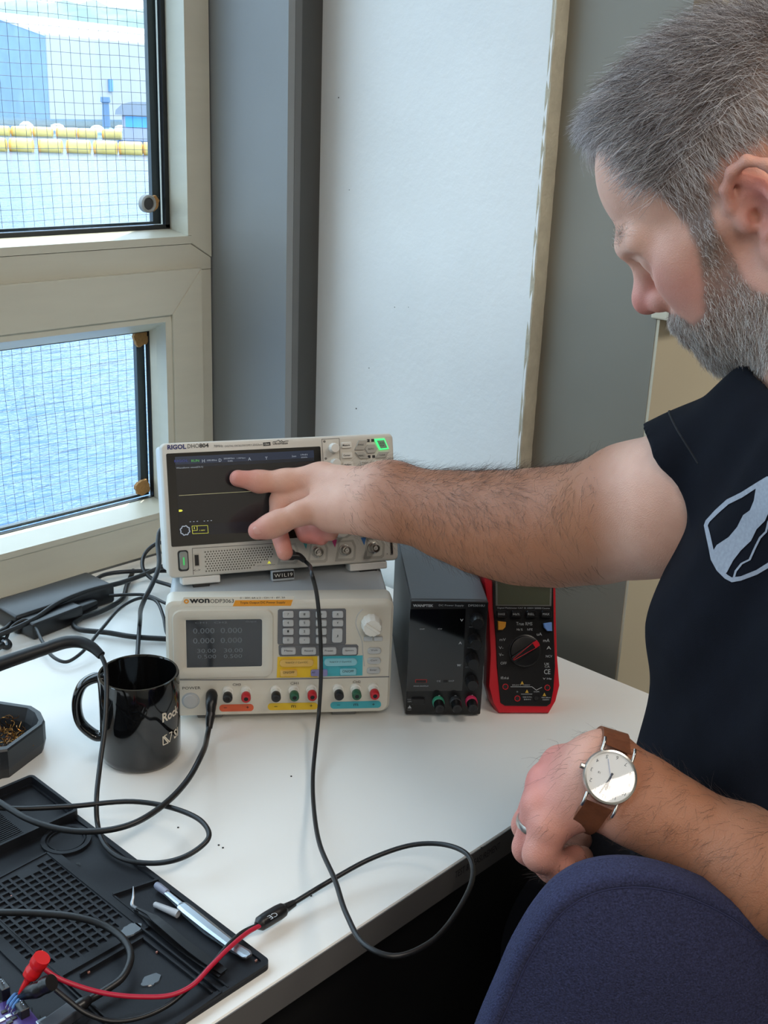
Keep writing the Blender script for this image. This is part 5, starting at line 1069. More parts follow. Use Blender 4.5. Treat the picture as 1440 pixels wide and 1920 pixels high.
B_.u(hc((93, -18, -47), (93, 18, -47), 6, 6), .008).u(hc((91, -16, -59), (91, 16, -59), 6, 6), .006).s(hc((101, -24, -53), (101, 24, -53), 2.2), .003)
# --- near and far ear
for s in (1, -1):
    E_ = lambda x, y, z: (x, y*s, z)
    B_.u(he(E_(-10, 73, 2), (15, 9, 25)), .008)
    rim = [(7, 74, -2), (9, 77, 12), (5, 81, 25), (-5, 85, 33), (-17, 88, 34), (-27, 89, 24), (-30, 89, 8), (-26, 87, -10), (-17, 83, -24), (-6, 79, -32)]
    for a, b in zip(rim[:-1], rim[1:]): B_.u(hc(E_(*a), E_(*b), 4.3), .003)
    B_.u(he(E_(-2, 77, -31), (8, 5, 10)), .006)
    for a, b in zip([(-8, 80, 25), (-16, 83, 14), (-18, 84, 0), (-12, 82, -14), (-3, 79, -19)][:-1], [(-16, 83, 14), (-18, 84, 0), (-12, 82, -14), (-3, 79, -19)]): B_.u(hc(E_(*a), E_(*b), 4.2), .005)
    B_.s(he(E_(-6, 83, 0), (9, 7, 13)), .005).s(he(E_(-14, 87, 19), (10, 4, 9)), .005)
    B_.u(he(E_(6, 76, -3), (5, 5.5, 8)), .005).s(he(E_(-3, 78, -3), (4.5, 9, 5.5)), .003)
# --- neck and trunk (under the shirt)
MID = np.array([.372, .0, .825]); PEL = np.array(to_cam((.84, .22, .60))); RSH = np.array([.335, -.048, .90]); LSH = np.array([.46, .005, .62])
B_.u(rc(hd(-12, 0, -38), MID+np.array([.0, -.02, .0]), .058, .064), .03)
B_.u(rc(MID+np.array([.02, .04, 0]), PEL+np.array([0, -.06, -.02]), .085, .095), .04).u(rc(RSH, LSH, .050), .04)
# --- right arm, stretched out to the screen
REL = pcam(1108, 982, 1.08)
arm_r = [(RSH, .060), (pcam(1270, 945, .975), .0580), (pcam(1190, 957, 1.02), .0570), (pcam(1120, 979, 1.07), .0535), (pcam(1040, 988, 1.105), .0535), (pcam(970, 989, 1.13), .0515), (pcam(900, 979, 1.155), .0470), (pcam(830, 963, 1.178), .0400), (pcam(770, 946, 1.195), .0325), (pcam(735, 938, 1.203), .0295)]
for (a, ra), (b, rb) in zip(arm_r[:-1], arm_r[1:]): B_.u(rc(a, b, ra, rb), .02)
for a, b, r in (((742, 920, 1.205), (738, 962, 1.198), .0255), ((720, 915, 1.21), (715, 955, 1.205), .0250)): B_.u(rc(pcam(*a), pcam(*b), r), .02)
WR = pcam(715, 932, 1.21)
B_.u(rc(pcam(700, 912, 1.215), pcam(600, 897, 1.263), .0200, .0165), .015)      # second metacarpal
B_.u(rc(pcam(700, 930, 1.205), pcam(610, 930, 1.250), .0215, .0165), .015)
B_.u(rc(pcam(705, 948, 1.200), pcam(630, 965, 1.240), .0215, .0150), .015)
B_.u(rc(pcam(690, 950, 1.198), pcam(590, 953, 1.228), .0200, .0140), .016)      # ball of the thumb
B_.u(rc(pcam(690, 965, 1.205), pcam(620, 972, 1.225), .0180, .0140), .016)
B_.chain([pcam(606, 893, 1.262), pcam(535, 902, 1.264), pcam(486, 903, 1.2605), pcam(446, 897, 1.254)], [.0150, .0124, .0113, .0092], .008)      # index finger
B_.chain([pcam(592, 955, 1.226), pcam(562, 963, 1.222), pcam(522, 980, 1.220), pcam(504, 988, 1.219), pcam(482, 995, 1.219)], [.0136, .0118, .0122, .0114, .0096], .008)  # thumb
B_.chain([pcam(602, 925, 1.262), pcam(526, 938, 1.272), pcam(519, 985, 1.258), pcam(534, 1036, 1.243)], [.0140, .0112, .0102, .0088], .004)      # middle finger, bent down
B_.chain([pcam(622, 960, 1.255), pcam(560, 972, 1.268), pcam(575, 1000, 1.262), pcam(602, 1008, 1.254)], [.0130, .0105, .0098, .0086], .004)
B_.chain([pcam(640, 975, 1.240), pcam(600, 985, 1.256), pcam(620, 1000, 1.246)], [.0115, .0092, .0082], .004)
# --- left arm over the chair back
WP_ = pcam(1141, 1457, .800); WN = np.array([.06, -.22, -.97]); WN /= np.linalg.norm(WN)
WC = WP_-WN*.0335
LEL = np.array([.388, .312, .735])
B_.u(rc(LSH, LEL, .056, .050), .03)
fa_d = LEL-WC
for t0, t1, r0, r1 in ((0, .18, .0245, .0270), (.18, .45, .0270, .0375), (.45, .8, .0375, .0460), (.8, 1.0, .0460, .0450)): B_.u(rc(WC+fa_d*t0, WC+fa_d*t1, r0, r1), .02)
perp = np.cross(fa_d/np.linalg.norm(fa_d), WN); perp /= np.linalg.norm(perp)
for t in (0.0, .10): B_.u(rc(WC+fa_d*t+perp*.010, WC+fa_d*t-perp*.010, .0215), .015)
MC = [pcam(1052, 1436, .868), pcam(1026, 1470, .855), pcam(1016, 1512, .838), pcam(1030, 1552, .826)]
for i, m_ in enumerate(MC):
    a = WC+perp*(.016-.0115*i)*(1 if perp[1] < 0 else -1)
    B_.u(rc(a, m_, .0185, (.0150, .0155, .0145, .0130)[i]), .012)
B_.u(rc(WC, pcam(1075, 1490, .862), .021, .020), .015)
FN = [[pcam(1015, 1500, .905), pcam(1040, 1560, .925), pcam(1090, 1575, .918)], [pcam(990, 1548, .878), pcam(1022, 1610, .892), pcam(1092, 1607, .890)], [pcam(992, 1590, .850), pcam(1036, 1628, .858), pcam(1085, 1620, .862)], [pcam(1012, 1602, .826), pcam(1050, 1626, .835), pcam(1078, 1606, .845)]]
for m_, fn in zip(MC, FN): B_.chain([m_]+fn, [.0150, .0115, .0102, .0085], .004)
B_.chain([pcam(1120, 1440, .90), pcam(1075, 1450, .925), pcam(1045, 1500, .945)], [.015, .0115, .009], .01)   # thumb, on the far side
bV, bF = B_.mesh((-.18, -.42, .50), (.60, .60, 1.36), .0025)

# skin: colour regions as vertex attributes (tan line, ruddy nose and ears, stubble and painted hair shade on the scalp)
hl = ((bV-HT)@HR)*1000.; ishead = np.linalg.norm(hl-np.array([0, 0, 0]), axis=1) < 175
def sst(a, b, x): t = np.clip((x-a)/(b-a), 0, 1); return t*t*(3-2*t)
def gau(c, r): return np.exp(-(((hl-np.array(c))/np.array(r))**2).sum(1))
pxl = np.stack([CX+F_PX*bV[:, 0]/bV[:, 2], CY+F_PX*bV[:, 1]/bV[:, 2]], 1)
tanr = np.where((bV[:, 2] > .93) & (pxl[:, 1] > 700), sst(1190, 1100, pxl[:, 0])*sst(650, 760, pxl[:, 0]), 0.)
tanl = np.where((bV[:, 2] < .93) & (pxl[:, 1] > 1250), sst(1080, 1200, pxl[:, 0])*.8+.1, 0.); tan = np.clip(tanr+tanl, 0, 1)
red = np.zeros(len(bV))
red += ishead*(gau((108, 0, -20), (22, 22, 20))+.75*(gau((68, 46, -14), (24, 22, 26))+gau((68, -46, -14), (24, 22, 26)))+.8*(gau((-12, 84, 4), (26, 12, 40))+gau((-12, -84, 4), (26, 12, 40)))+.35*gau((40, 55, -40), (40, 30, 40)))
for q, r in ((pcam(440, 897, 1.254), .03), (pcam(476, 996, 1.219), .02), (pcam(535, 1030, 1.256), .035), (pcam(602, 1008, 1.25), .025), (pcam(1040, 1450, .86), .04), (pcam(1000, 1560, .85), .05)): red += .7*np.exp(-((bV-q)**2).sum(1)/(r*r))
red = np.clip(red, 0, 1)
def inpoly(P, poly):
    x, y = P[:, 0], P[:, 1]; c = np.zeros(len(P), bool); j = len(poly)-1
    for i in range(len(poly)):
        (xi, yi), (xj, yj) = poly[i], poly[j]; m = ((yi > y) != (yj > y)) & (x < (xj-xi)*(y-yi)/(yj-yi+1e-12)+xi); c ^= m; j = i
    return c
def near_px(L):                                                 # mirror to the near side of the head, then to pixels
    q = L.copy(); q[:, 1] = np.abs(q[:, 1]); c = HT+(q/1000.)@HR.T; return np.stack([CX+F_PX*c[:, 0]/c[:, 2], CY+F_PX*c[:, 1]/c[:, 2]], 1)
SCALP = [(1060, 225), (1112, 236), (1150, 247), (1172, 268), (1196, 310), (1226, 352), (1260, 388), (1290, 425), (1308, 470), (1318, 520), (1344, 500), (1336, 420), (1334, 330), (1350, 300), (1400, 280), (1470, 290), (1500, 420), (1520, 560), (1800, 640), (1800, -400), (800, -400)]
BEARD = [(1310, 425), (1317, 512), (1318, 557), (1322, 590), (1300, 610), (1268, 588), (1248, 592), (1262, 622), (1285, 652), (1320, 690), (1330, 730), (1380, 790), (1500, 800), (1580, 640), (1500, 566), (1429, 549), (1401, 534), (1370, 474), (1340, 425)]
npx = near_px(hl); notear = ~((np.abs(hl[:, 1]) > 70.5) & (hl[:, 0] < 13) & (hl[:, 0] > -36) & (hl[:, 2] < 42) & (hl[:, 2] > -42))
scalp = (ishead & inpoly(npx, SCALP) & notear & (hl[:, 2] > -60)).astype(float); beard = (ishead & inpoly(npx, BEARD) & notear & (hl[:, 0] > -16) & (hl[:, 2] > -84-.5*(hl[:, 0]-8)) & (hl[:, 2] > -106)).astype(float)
# soften the masks over the mesh
ed = np.concatenate([bF[:, [0, 1]], bF[:, [1, 2]], bF[:, [2, 3]], bF[:, [3, 0]]])
def blur(a, n):
    a = a.copy(); deg = np.bincount(ed.ravel(), minlength=len(a)).astype(float)
    for _ in range(n):
        s_ = np.bincount(ed[:, 0], weights=a[ed[:, 1]], minlength=len(a))+np.bincount(ed[:, 1], weights=a[ed[:, 0]], minlength=len(a)); a = .5*a+.5*s_/np.maximum(deg, 1)
    return a
stub_shade = np.clip(blur(np.maximum(scalp, beard*.8), 4), 0, 1)
m_skin = bpy.data.materials.new('skin'); m_skin.use_nodes = True
_n = m_skin.node_tree.nodes; _l = m_skin.node_tree.links; _p = _n['Principled BSDF']
def _attr(nm): a = _n.new('ShaderNodeAttribute'); a.attribute_name = nm; return a.outputs['Fac']
def _mix(fac, a, b):
    m = _n.new('ShaderNodeMix'); m.data_type = 'RGBA'; _l.new(fac, m.inputs[0])
    for i, v in ((6, a), (7, b)):
        if isinstance(v, tuple): m.inputs[i].default_value = (*lin(v), 1)
        else: _l.new(v, m.inputs[i])
    return m.outputs[2]
_t = _n.new('ShaderNodeTexNoise'); _t.inputs['Scale'].default_value = 70; _t.inputs['Detail'].default_value = 6; _tc = _n.new('ShaderNodeTexCoord'); _l.new(_tc.outputs['Object'], _t.inputs['Vector'])
c0 = _mix(_t.outputs['Fac'], (208, 156, 134), (228, 182, 160)); c1 = _mix(_attr('tan'), c0, (168, 110, 78)); c2 = _mix(_attr('red'), c1, (206, 124, 116)); c3 = _mix(_attr('stubble_shade'), c2, (134, 112, 102))
_l.new(c3, _p.inputs['Base Color']); _p.inputs['Roughness'].default_value = .48; _p.inputs['Specular IOR Level'].default_value = .4
_p.inputs['Subsurface Weight'].default_value = .18; _p.inputs['Subsurface Radius'].default_value = (1, .35, .2); _p.inputs['Subsurface Scale'].default_value = .004
_v = _n.new('ShaderNodeTexVoronoi'); _v.inputs['Scale'].default_value = 900; _l.new(_tc.outputs['Object'], _v.inputs['Vector']); _t2 = _n.new('ShaderNodeTexNoise'); _t2.inputs['Scale'].default_value = 160; _t2.inputs['Detail'].default_value = 5; _l.new(_tc.outputs['Object'], _t2.inputs['Vector'])
_a = _n.new('ShaderNodeMath'); _a.operation = 'ADD'; _l.new(_v.outputs['Distance'], _a.inputs[0]); _l.new(_t2.outputs['Fac'], _a.inputs[1])
_b = _n.new('ShaderNodeBump'); _b.inputs['Strength'].default_value = .22; _b.inputs['Distance'].default_value = .0012; _l.new(_a.outputs[0], _b.inputs['Height']); _l.new(_b.outputs[0], _p.inputs['Normal'])
person = empty('person', Matrix.Translation((.84, .22, .0))); tag(person, 'seated person in dark navy t-shirt pointing at the oscilloscope screen', 'person')
sdf_object('body', bV, bF, m_skin, person, {'tan': tan, 'red': red, 'stubble_shade': stub_shade})
# thumb nail on the pointing hand
def nail(c, fwd, out, w, l):
    fwd = fwd/np.linalg.norm(fwd); out = out-fwd*(out@fwd); out /= np.linalg.norm(out); sd = np.cross(fwd, out); g = G(); rings = []
    for i in range(7):
        t = -1+2*i/6; ww = w*math.sqrt(max(1-max(t, 0)**4*.6, .05))
        rings.append([to_world(c+fwd*l*t+sd*ww*s-out*(.0022*s*s+.0008*t*t))-np.array(person.location) for s in np.linspace(-1, 1, 7)])
    g.loft(rings, False, False, closed=False); return g
nail(pcam(486, 989, 1.2085), pcam(470, 996, 1.212)-pcam(510, 984, 1.213), np.array([-.05, -.38, -.92]), .0062, .0066).obj('nail', mat('finger_nail', (208, 152, 138), .35), person, smooth=80)

# ------------------------------------------------------------------ hair, beard, brows and arm hair as strands
BV = bV; tri = np.concatenate([bF[:, [0, 1, 2]], bF[:, [0, 2, 3]]])
tn = np.cross(BV[tri[:, 1]]-BV[tri[:, 0]], BV[tri[:, 2]]-BV[tri[:, 0]]); ta = np.linalg.norm(tn, axis=1)/2; tn = tn/np.maximum(np.linalg.norm(tn, axis=1), 1e-12)[:, None]
vn = np.zeros_like(BV)
for i in range(3): np.add.at(vn, tri[:, i], tn*ta[:, None])
vn /= np.maximum(np.linalg.norm(vn, axis=1), 1e-12)[:, None]
def roots(weight, n):
    w = weight[tri].mean(1)*ta; w = w/w.sum(); f_ = RNG.choice(len(tri), n, p=w); u = RNG.random((n, 2)); fl = u.sum(1) > 1; u[fl] = 1-u[fl]
    global RI; RI = tri[f_, 0]; a, b, c = BV[tri[f_, 0]], BV[tri[f_, 1]], BV[tri[f_, 2]]; na = vn[tri[f_, 0]]; return a+(b-a)*u[:, :1]+(c-a)*u[:, 1:], na
def strands(name, P, N, dirs, length, lift, curl, radius, m, seg=5, droop=None):
    n = len(P); L_ = length*RNG.uniform(.7, 1.15, n); T_ = dirs-N*(dirs*N).sum(1)[:, None]; T_ /= np.maximum(np.linalg.norm(T_, axis=1), 1e-9)[:, None]
    T_ += RNG.normal(0, curl, (n, 3)); pts = np.zeros((n, seg, 3)); pts[:, 0] = P-N*.0004; cur = pts[:, 0].copy(); li = lift*RNG.uniform(.6, 1.4, n)
    for k in range(1, seg):
        f_ = k/(seg-1); d = T_+N*(li*(1-.9*f_))[:, None]+RNG.normal(0, curl*.5, (n, 3))
        if droop is not None: d = d+droop*f_*f_
        d /= np.linalg.norm(d, axis=1)[:, None]; cur = cur+d*(L_/(seg-1))[:, None]; pts[:, k] = cur
    hc_ = bpy.data.hair_curves.new(name); hc_.add_curves([seg]*n); W_ = to_world(pts.reshape(-1, 3))-np.array(person.location)
    hc_.position_data.foreach_set('vector', W_.astype(np.float32).ravel())
    ra = hc_.attributes.get('radius') or hc_.attributes.new('radius', 'FLOAT', 'POINT'); rr_ = np.tile(np.linspace(1, .35, seg), n)*radius*np.repeat(RNG.uniform(.7, 1.2, n), seg); ra.data.foreach_set('value', rr_.astype(np.float32))
    hc_.materials.append(m); o = bpy.data.objects.new(name, hc_); COL.objects.link(o); o.parent = person; o['kind'] = 'stuff'; return o
def hair_mat(name, cols, rough=.45):
    m = bpy.data.materials.new(name); m.use_nodes = True; n = m.node_tree.nodes; l = m.node_tree.links; p = n['Principled BSDF']; hi = n.new('ShaderNodeHairInfo'); r = n.new('ShaderNodeValToRGB'); l.new(hi.outputs['Random'], r.inputs[0])
    for i, (pos, c) in enumerate(cols):
        e = r.color_ramp.elements[i] if i < 2 else r.color_ramp.elements.new(pos); e.position = pos; e.color = (*lin(c), 1)
    l.new(r.outputs[0], p.inputs['Base Color']); p.inputs['Roughness'].default_value = rough; return m
m_h1 = hair_mat('salt_and_pepper_hair', [(0, (80, 70, 68)), (1, (240, 240, 244)), (.4, (122, 112, 110)), (.72, (178, 172, 172))])
m_h2 = hair_mat('silver_temple_hair', [(0, (132, 120, 114)), (1, (250, 250, 252)), (.4, (190, 178, 172)), (.7, (224, 218, 216))])
m_h3 = hair_mat('grey_beard_hair', [(0, (116, 98, 86)), (1, (250, 248, 246)), (.4, (176, 156, 142)), (.7, (216, 206, 198))])
m_h4 = hair_mat('dark_arm_hair', [(0, (40, 28, 22)), (1, (92, 66, 50))])
m_h2b = hair_mat('grey_front_hair', [(0, (96, 88, 86)), (1, (250, 250, 254)), (.4, (150, 142, 140)), (.7, (206, 202, 204))])
hv = lambda x, y, z: HR@np.array([x, y, z], float)
hin = blur(scalp, 22); zf = hl[:, 2]; topw = scalp*sst(55, 85, zf+.25*hl[:, 0]); sidew = scalp*(1-sst(70, 95, zf+.2*hl[:, 0]))
for tw_, nn_, hm_ in ((topw*(1-sst(20, 60, hl[:, 0])), 9000, m_h1), (topw*sst(20, 60, hl[:, 0]), 8000, m_h2b)):
    P, N = roots(tw_, nn_); q = ((P-HT)@HR)*1000; dr = np.tile(hv(1, 0, -.05), (len(P), 1))+np.outer(q[:, 1]/90, hv(0, .6, 0))+np.outer(sst(50, 90, q[:, 0]), hv(0, 0, -.3)); strands('hair', P, N, dr, (.030+.006*sst(0, 80, q[:, 0]))*np.where(q[:, 1] > -15, .18+.82*sst(.7, 1.0, hin[RI]), 1), 1.25, .26, .00014, hm_, 6)
P, N = roots(sidew, 16000); q = ((P-HT)@HR)*1000; dr = np.tile(hv(-.1, 0, -1), (len(P), 1)); strands('hair_sides', P, N, dr, .0065+.011*sst(10, 75, q[:, 2]), .5, .24, .00012, m_h2, 5)
# fringe falling over the far side of the forehead
fw = ishead*np.exp(-(((hl-np.array([84, -14, 86]))/np.array([14, 26, 12]))**2).sum(1))*(scalp > 0); P, N = roots(fw*(hl[:, 1] < -4), 1500); strands('fringe', P, N, np.tile(hv(.9, -.25, -.6), (len(P), 1)), np.full(len(P), .040), .55, .2, .00011, m_h2, 6, droop=hv(-.1, -.1, -1.2))
P, N = roots(beard*(1-.5*sst(-45, -20, hl[:, 2])), 15000); q = ((P-HT)@HR)*1000; dr = np.tile(hv(.05, 0, -1), (len(P), 1))+np.outer(sst(-60, -90, q[:, 2]), hv(.2, 0, -.2)); strands('beard', P, N, dr, .0045+.0065*sst(-20, -75, q[:, 2]), .6, .26, .00013, m_h3, 5)
mw_ = ishead*np.exp(-(((hl-np.array([97, 0, -42]))/np.array([12, 26, 8]))**2).sum(1))*(hl[:, 2] < -34); P, N = roots(mw_, 1600); strands('moustache', P, N, np.tile(hv(.1, 0, -1), (len(P), 1))+np.outer(np.sign(((P-HT)@HR)[:, 1]), hv(0, .5, 0)), np.full(len(P), .008), .5, .2, .0001, m_h3, 4)
bw = ishead*(np.exp(-(((hl-np.array([90, 22, 39]))/np.array([10, 20, 5]))**2).sum(1))+np.exp(-(((hl-np.array([90, -22, 39]))/np.array([10, 20, 5]))**2).sum(1))); P, N = roots(bw, 700); q = ((P-HT)@HR); strands('eyebrows', P, N, np.outer(np.sign(q[:, 1]), hv(0, 1, 0))+np.outer(np.ones(len(P)), hv(0, 0, .35)), np.full(len(P), .008), .35, .2, .0001, m_h3, 4)
aw = np.where((bV[:, 2] > .93) & (pxl[:, 1] > 700) & (pxl[:, 0] > 640) & (pxl[:, 0] < 1120), np.exp(-((pxl[:, 0]-880)/170)**2)*(.25+.75*sst(1030, 930, pxl[:, 1])), 0)
P, N = roots(aw, 5200); strands('arm_hair', P, N, np.tile(np.array([.75, .65, .1]), (len(P), 1)), np.full(len(P), .018), .3, .3, .00009, m_h4, 6)
aw = np.where((bV[:, 2] < .93) & (pxl[:, 1] > 1330) & (pxl[:, 0] > 1010), .35+.65*sst(1150, 1250, pxl[:, 0]), 0)*((bV[:, 0] < .33)); P, N = roots(aw, 4200); strands('arm_hair', P, N, np.tile(np.array([-.7, .8, .1]), (len(P), 1)), np.full(len(P), .015), .3, .35, .00008, m_h4, 6)

# ------------------------------------------------------------------ clothes
S_ = SDF(); upc = CR@np.array([0, 0, 1.]); fac = CR@np.array([-.86, .51, 0]); sid = CR@np.array([.51, .86, 0])
TT = lambda t: MID+(PEL-MID)*t
for s in (-1, 1):
    for (t0, r0, o0), (t1, r1, o1) in (((0, .100, .055), (.25, .112, .065)), ((.25, .112, .065), (.55, .124, .062)), ((.55, .124, .062), (1.0, .140, .055))):
        S_.u(rc(TT(t0)+sid*s*o0+fac*(.014+.012*t0), TT(t1)+sid*s*o1+fac*(.014+.012*t1), r0, r1), .06)
S_.u(rc(RSH+upc*.0, LSH, .064), .05).u(rc(MID+upc*.02, MID+upc*.045, .080, .066), .04)
hemc = pcam(1258, 880, .945); hemn = np.array([-.78, .55, .30]); hemn /= np.linalg.norm(hemn)
SL = SDF(); SL.u(rc(RSH, pcam(1195, 948, 1.0), .0690, .0650), .02).u(rc(RSH+upc*.02, RSH, .062, .07), .03)
slf = SL.ev
def sleeve(P): a = SL.ev(P); b = (P-hemc)@hemn; return np.maximum(a, b)
S_.u((sleeve, RSH, .32), .02)
lm_ = LSH+(LEL-LSH)*.60; ln_ = (LEL-LSH)/np.linalg.norm(LEL-LSH); sl2 = rc(LSH, LEL, .072, .068)[0]
S_.u((lambda P: np.maximum(sl2(P), (P-lm_)@ln_), (LSH+lm_)/2, .28), .02)
S_.s(rc(lm_-ln_*.03, LEL, .058, .056), .003)
S_.s(rc(RSH, pcam(1190, 957, 1.02), .0600, .0600), .003)        # inside of the right sleeve
S_.s(rc(hd(-6, 0, -60), MID+upc*.035+fac*.012, .064), .006)     # neck opening
hipw = to_cam((.84, .22, .62)); S_.s((lambda P: (P-hipw)@upc, hipw, 9.), .004)
sV, sF = S_.mesh((.14, -.25, .44), (.66, .50, 1.20), .004)
def vnorm(V, F):
    n = np.cross(V[F[:, 2]]-V[F[:, 0]], V[F[:, 3]]-V[F[:, 1]]); o = np.zeros_like(V)
    for i in range(4): np.add.at(o, F[:, i], n)
    return o/np.maximum(np.linalg.norm(o, axis=1), 1e-12)[:, None]
sn = vnorm(sV, sF); rel = sV-RSH
a1 = rel@sid; a2 = rel@upc; a3 = rel@fac
fold = np.zeros(len(sV))
for (u, w, lam, ph, am) in ((.55, .83, .085, .4, .0032), (.35, .95, .052, 1.7, .0016), (.9, -.4, .11, 2.2, .0022), (.75, .65, .038, .9, .0010)):
    q = (a1*u+a2*.6*w+a3*(w-.2)); v_ = (a1*w-a2*u+a3*.5); fold += am*np.sin(2*math.pi*q/lam+ph+1.3*np.sin(v_*14+ph))*(.55+.45*np.sin(v_*9+ph*2))
sV = sV+sn*fold[:, None]
m_tee = mat('navy_black_cotton', (14, 16, 24), .95, spec=.15, var=.12, vscale=60, bump=.12, bscale=1200)
tee = sdf_object('t_shirt', sV, sF, m_tee, person); tag(tee, 'dark navy cotton t-shirt with grey print')
# hem band round the sleeve opening
from mathutils.bvhtree import BVHTree
sb_ = BVHTree.FromPolygons([tuple(q) for q in to_world(sV)], [tuple(int(i) for i in q) for q in sF]); bb_ = BVHTree.FromPolygons([tuple(q) for q in to_world(bV)], [tuple(int(i) for i in q) for q in bF])
e1 = np.cross(hemn, [0, 0, 1.]); e1 /= np.linalg.norm(e1); e2 = np.cross(hemn, e1); pl0 = hemc-hemn*.024; ax0 = RSH; axd = (pcam(1195, 948, 1.0)-RSH); axd /= np.linalg.norm(axd); cc_ = ax0+axd*(((pl0-ax0)@hemn)/(axd@hemn))
pts = []
for k in range(49):
    t = 2*math.pi*k/48; d = math.cos(t)*e1+math.sin(t)*e2; w0 = to_world(cc_+d*.2); hit = sb_.ray_cast(Vector(w0), Vector(to_world(cc_)-w0))
    if hit[0] is not None and (Vector(to_world(cc_))-hit[0]).length < .082: pts.append(np.array(hit[0])-np.array(person.location))
G().tube(pts, .0009, 6, smooth=False).obj('hem_stitch', mat('dark_stitch', (14, 15, 20), .9), tee)
# chest print: outlines dropped on the shirt from where they lie
def shirt_print(name, polys, m, off=.0006):
    g = G()
    for poly in polys:
        P2_ = [(1180+x*.375, 680+y*.375) for x, y in poly]
        bm = bmesh.new(); vs = [bm.verts.new((x, y, 0)) for x, y in P2_]; bm.faces.new(vs); bmesh.ops.triangulate(bm, faces=bm.faces[:])
        for _ in range(3): bmesh.ops.subdivide_edges(bm, edges=[e for e in bm.edges if e.calc_length() > 5], cuts=1, use_grid_fill=False); bmesh.ops.triangulate(bm, faces=bm.faces[:])
        bm.verts.index_update(); vv = []; ok = []
        for v in bm.verts:
            d = Vector(ray(v.co.x, v.co.y)).normalized(); h = sb_.ray_cast(Vector(CAM), d)
            if h[0] is None: vv.append((0, 0, 0)); ok.append(False)
            else: vv.append(tuple(np.array(h[0]+h[1]*(off if h[1].dot(d) < 0 else -off))-np.array(person.location))); ok.append(True)
        fs = [tuple(q.index for q in f.verts) for f in bm.faces]; fs = [f for f in fs if all(ok[i] for i in f)]; bm.free(); g.add(vv, fs)
    return g.obj(name, m, tee)
m_prt = mat('grey_shirt_print', (150, 154, 164), .8, var=.1, vscale=400)
ringo = [(1000, 640), (900, 590), (800, 570), (690, 570), (640, 600), (560, 650), (490, 685), (430, 740), (385, 790), (376, 815), (385, 860), (400, 930), (410, 985), (440, 1040), (480, 1080), (515, 1098), (560, 1090), (640, 1060), (700, 1025), (800, 960), (900, 860)]
ringi = [(880, 845), (790, 935), (695, 1000), (638, 1036), (560, 1068), (515, 1074), (492, 1060), (462, 1025), (432, 975), (422, 925), (408, 860), (396, 815), (404, 798), (446, 756), (500, 708), (568, 674), (648, 622), (694, 592), (800, 594), (890, 612), (975, 655)]
rg = [[ringo[i], ringo[i+1], ringi[len(ringi)-2-i], ringi[len(ringi)-1-i]] for i in range(len(ringo)-1)]
band = [(640, 600), (690, 574), (760, 576), (740, 650), (712, 720), (682, 790), (640, 832), (612, 890), (560, 940), (522, 990), (490, 1050), (470, 1062), (430, 1010), (415, 952), (440, 912), (500, 872), (542, 822), (572, 762), (606, 738), (626, 690), (634, 640)]
lin_ = [(520, 1076), (530, 1040), (560, 1002), (600, 982), (628, 920), (652, 872), (682, 842), (694, 792), (730, 730), (790, 640)]
ls = [[lin_[i], lin_[i+1], (lin_[i+1][0]+9, lin_[i+1][1]+5), (lin_[i][0]+9, lin_[i][1]+5)] for i in range(len(lin_)-1)]
shirt_print('chest_print', rg+[band]+ls, m_prt)
# trousers and shoes, below the shirt
T_ = SDF(); KN = [(.90, .57, .555), (1.05, .55, .555)]; HP = [(.79, .24, .55), (.92, .20, .55)]; AN = [(.90, .60, .12), (1.05, .58, .12)]
T_.u(rc(to_cam((.80, .24, .58)), to_cam((.90, .20, .58)), .135), .05)
for k_, h_, a_ in zip(KN, HP, AN): T_.u(rc(to_cam(h_), to_cam(k_), .085, .066), .03).u(rc(to_cam(k_), to_cam(a_), .064, .052), .03)
tV, tF = T_.mesh((.10, .10, .60), (.80, 1.10, 1.60), .008); sdf_object('trousers', tV, tF, mat('dark_denim', (30, 34, 46), .9, var=.15, vscale=200, bump=.1), person)
for a_ in AN:
    H_ = SDF(); c = np.array(a_); H_.u(rc(to_cam(c+np.array([0, -.03, -.055])), to_cam(c+np.array([-.01, .17, -.075])), .044, .036), .02).u(rc(to_cam(c), to_cam(c+np.array([0, 0, -.05])), .045), .02); fl = to_cam((0, 0, .002)); H_.s((lambda P: (P-fl)@upc, fl, 9.), .002)
    cc2 = to_cam(c); hV, hF = H_.mesh(cc2-.3, cc2+.3, .006); sdf_object('shoe', hV, hF, mat('black_leather_shoe', (20, 18, 18), .4), person)

# ------------------------------------------------------------------ wristwatch
v12 = np.array([-.386, .92, 0]); v12[2] = -(v12[:2]@WN[:2])/WN[2]; v12 /= np.linalg.norm(v12); v3 = np.cross(v12, WN)
if v3[0] > 0: v3 = -v3
wt = Matrix.Identity(4); Wx, Wy, Wz = v3@CR, v12@CR, WN@CR; _h = bb_.ray_cast(Vector(to_world(WP_+WN*.06)), Vector(-(WN@CR))); wo = np.array(_h[0])+(WN@CR)*.0028
for i in range(3): wt[i][0] = Wx[i]; wt[i][1] = Wy[i]; wt[i][2] = Wz[i]; wt[i][3] = wo[i]
if Vector(Wx).cross(Vector(Wy)).dot(Vector(Wz)) < 0: print('watch frame is mirrored')
watch = empty('wristwatch', wt); tag(watch, 'round steel wristwatch with white dial and brown leather strap', 'watch')
m_steel = mat('satin_steel', (205, 203, 198), .28, 1.0); m_dial = mat('white_watch_dial', (240, 242, 242), .35); m_lea = mat('brown_leather', (118, 68, 42), .5, var=.15, vscale=120, bump=.15, bscale=500); m_num = mat('grey_dial_print', (96, 104, 116), .5)
RW = .0190
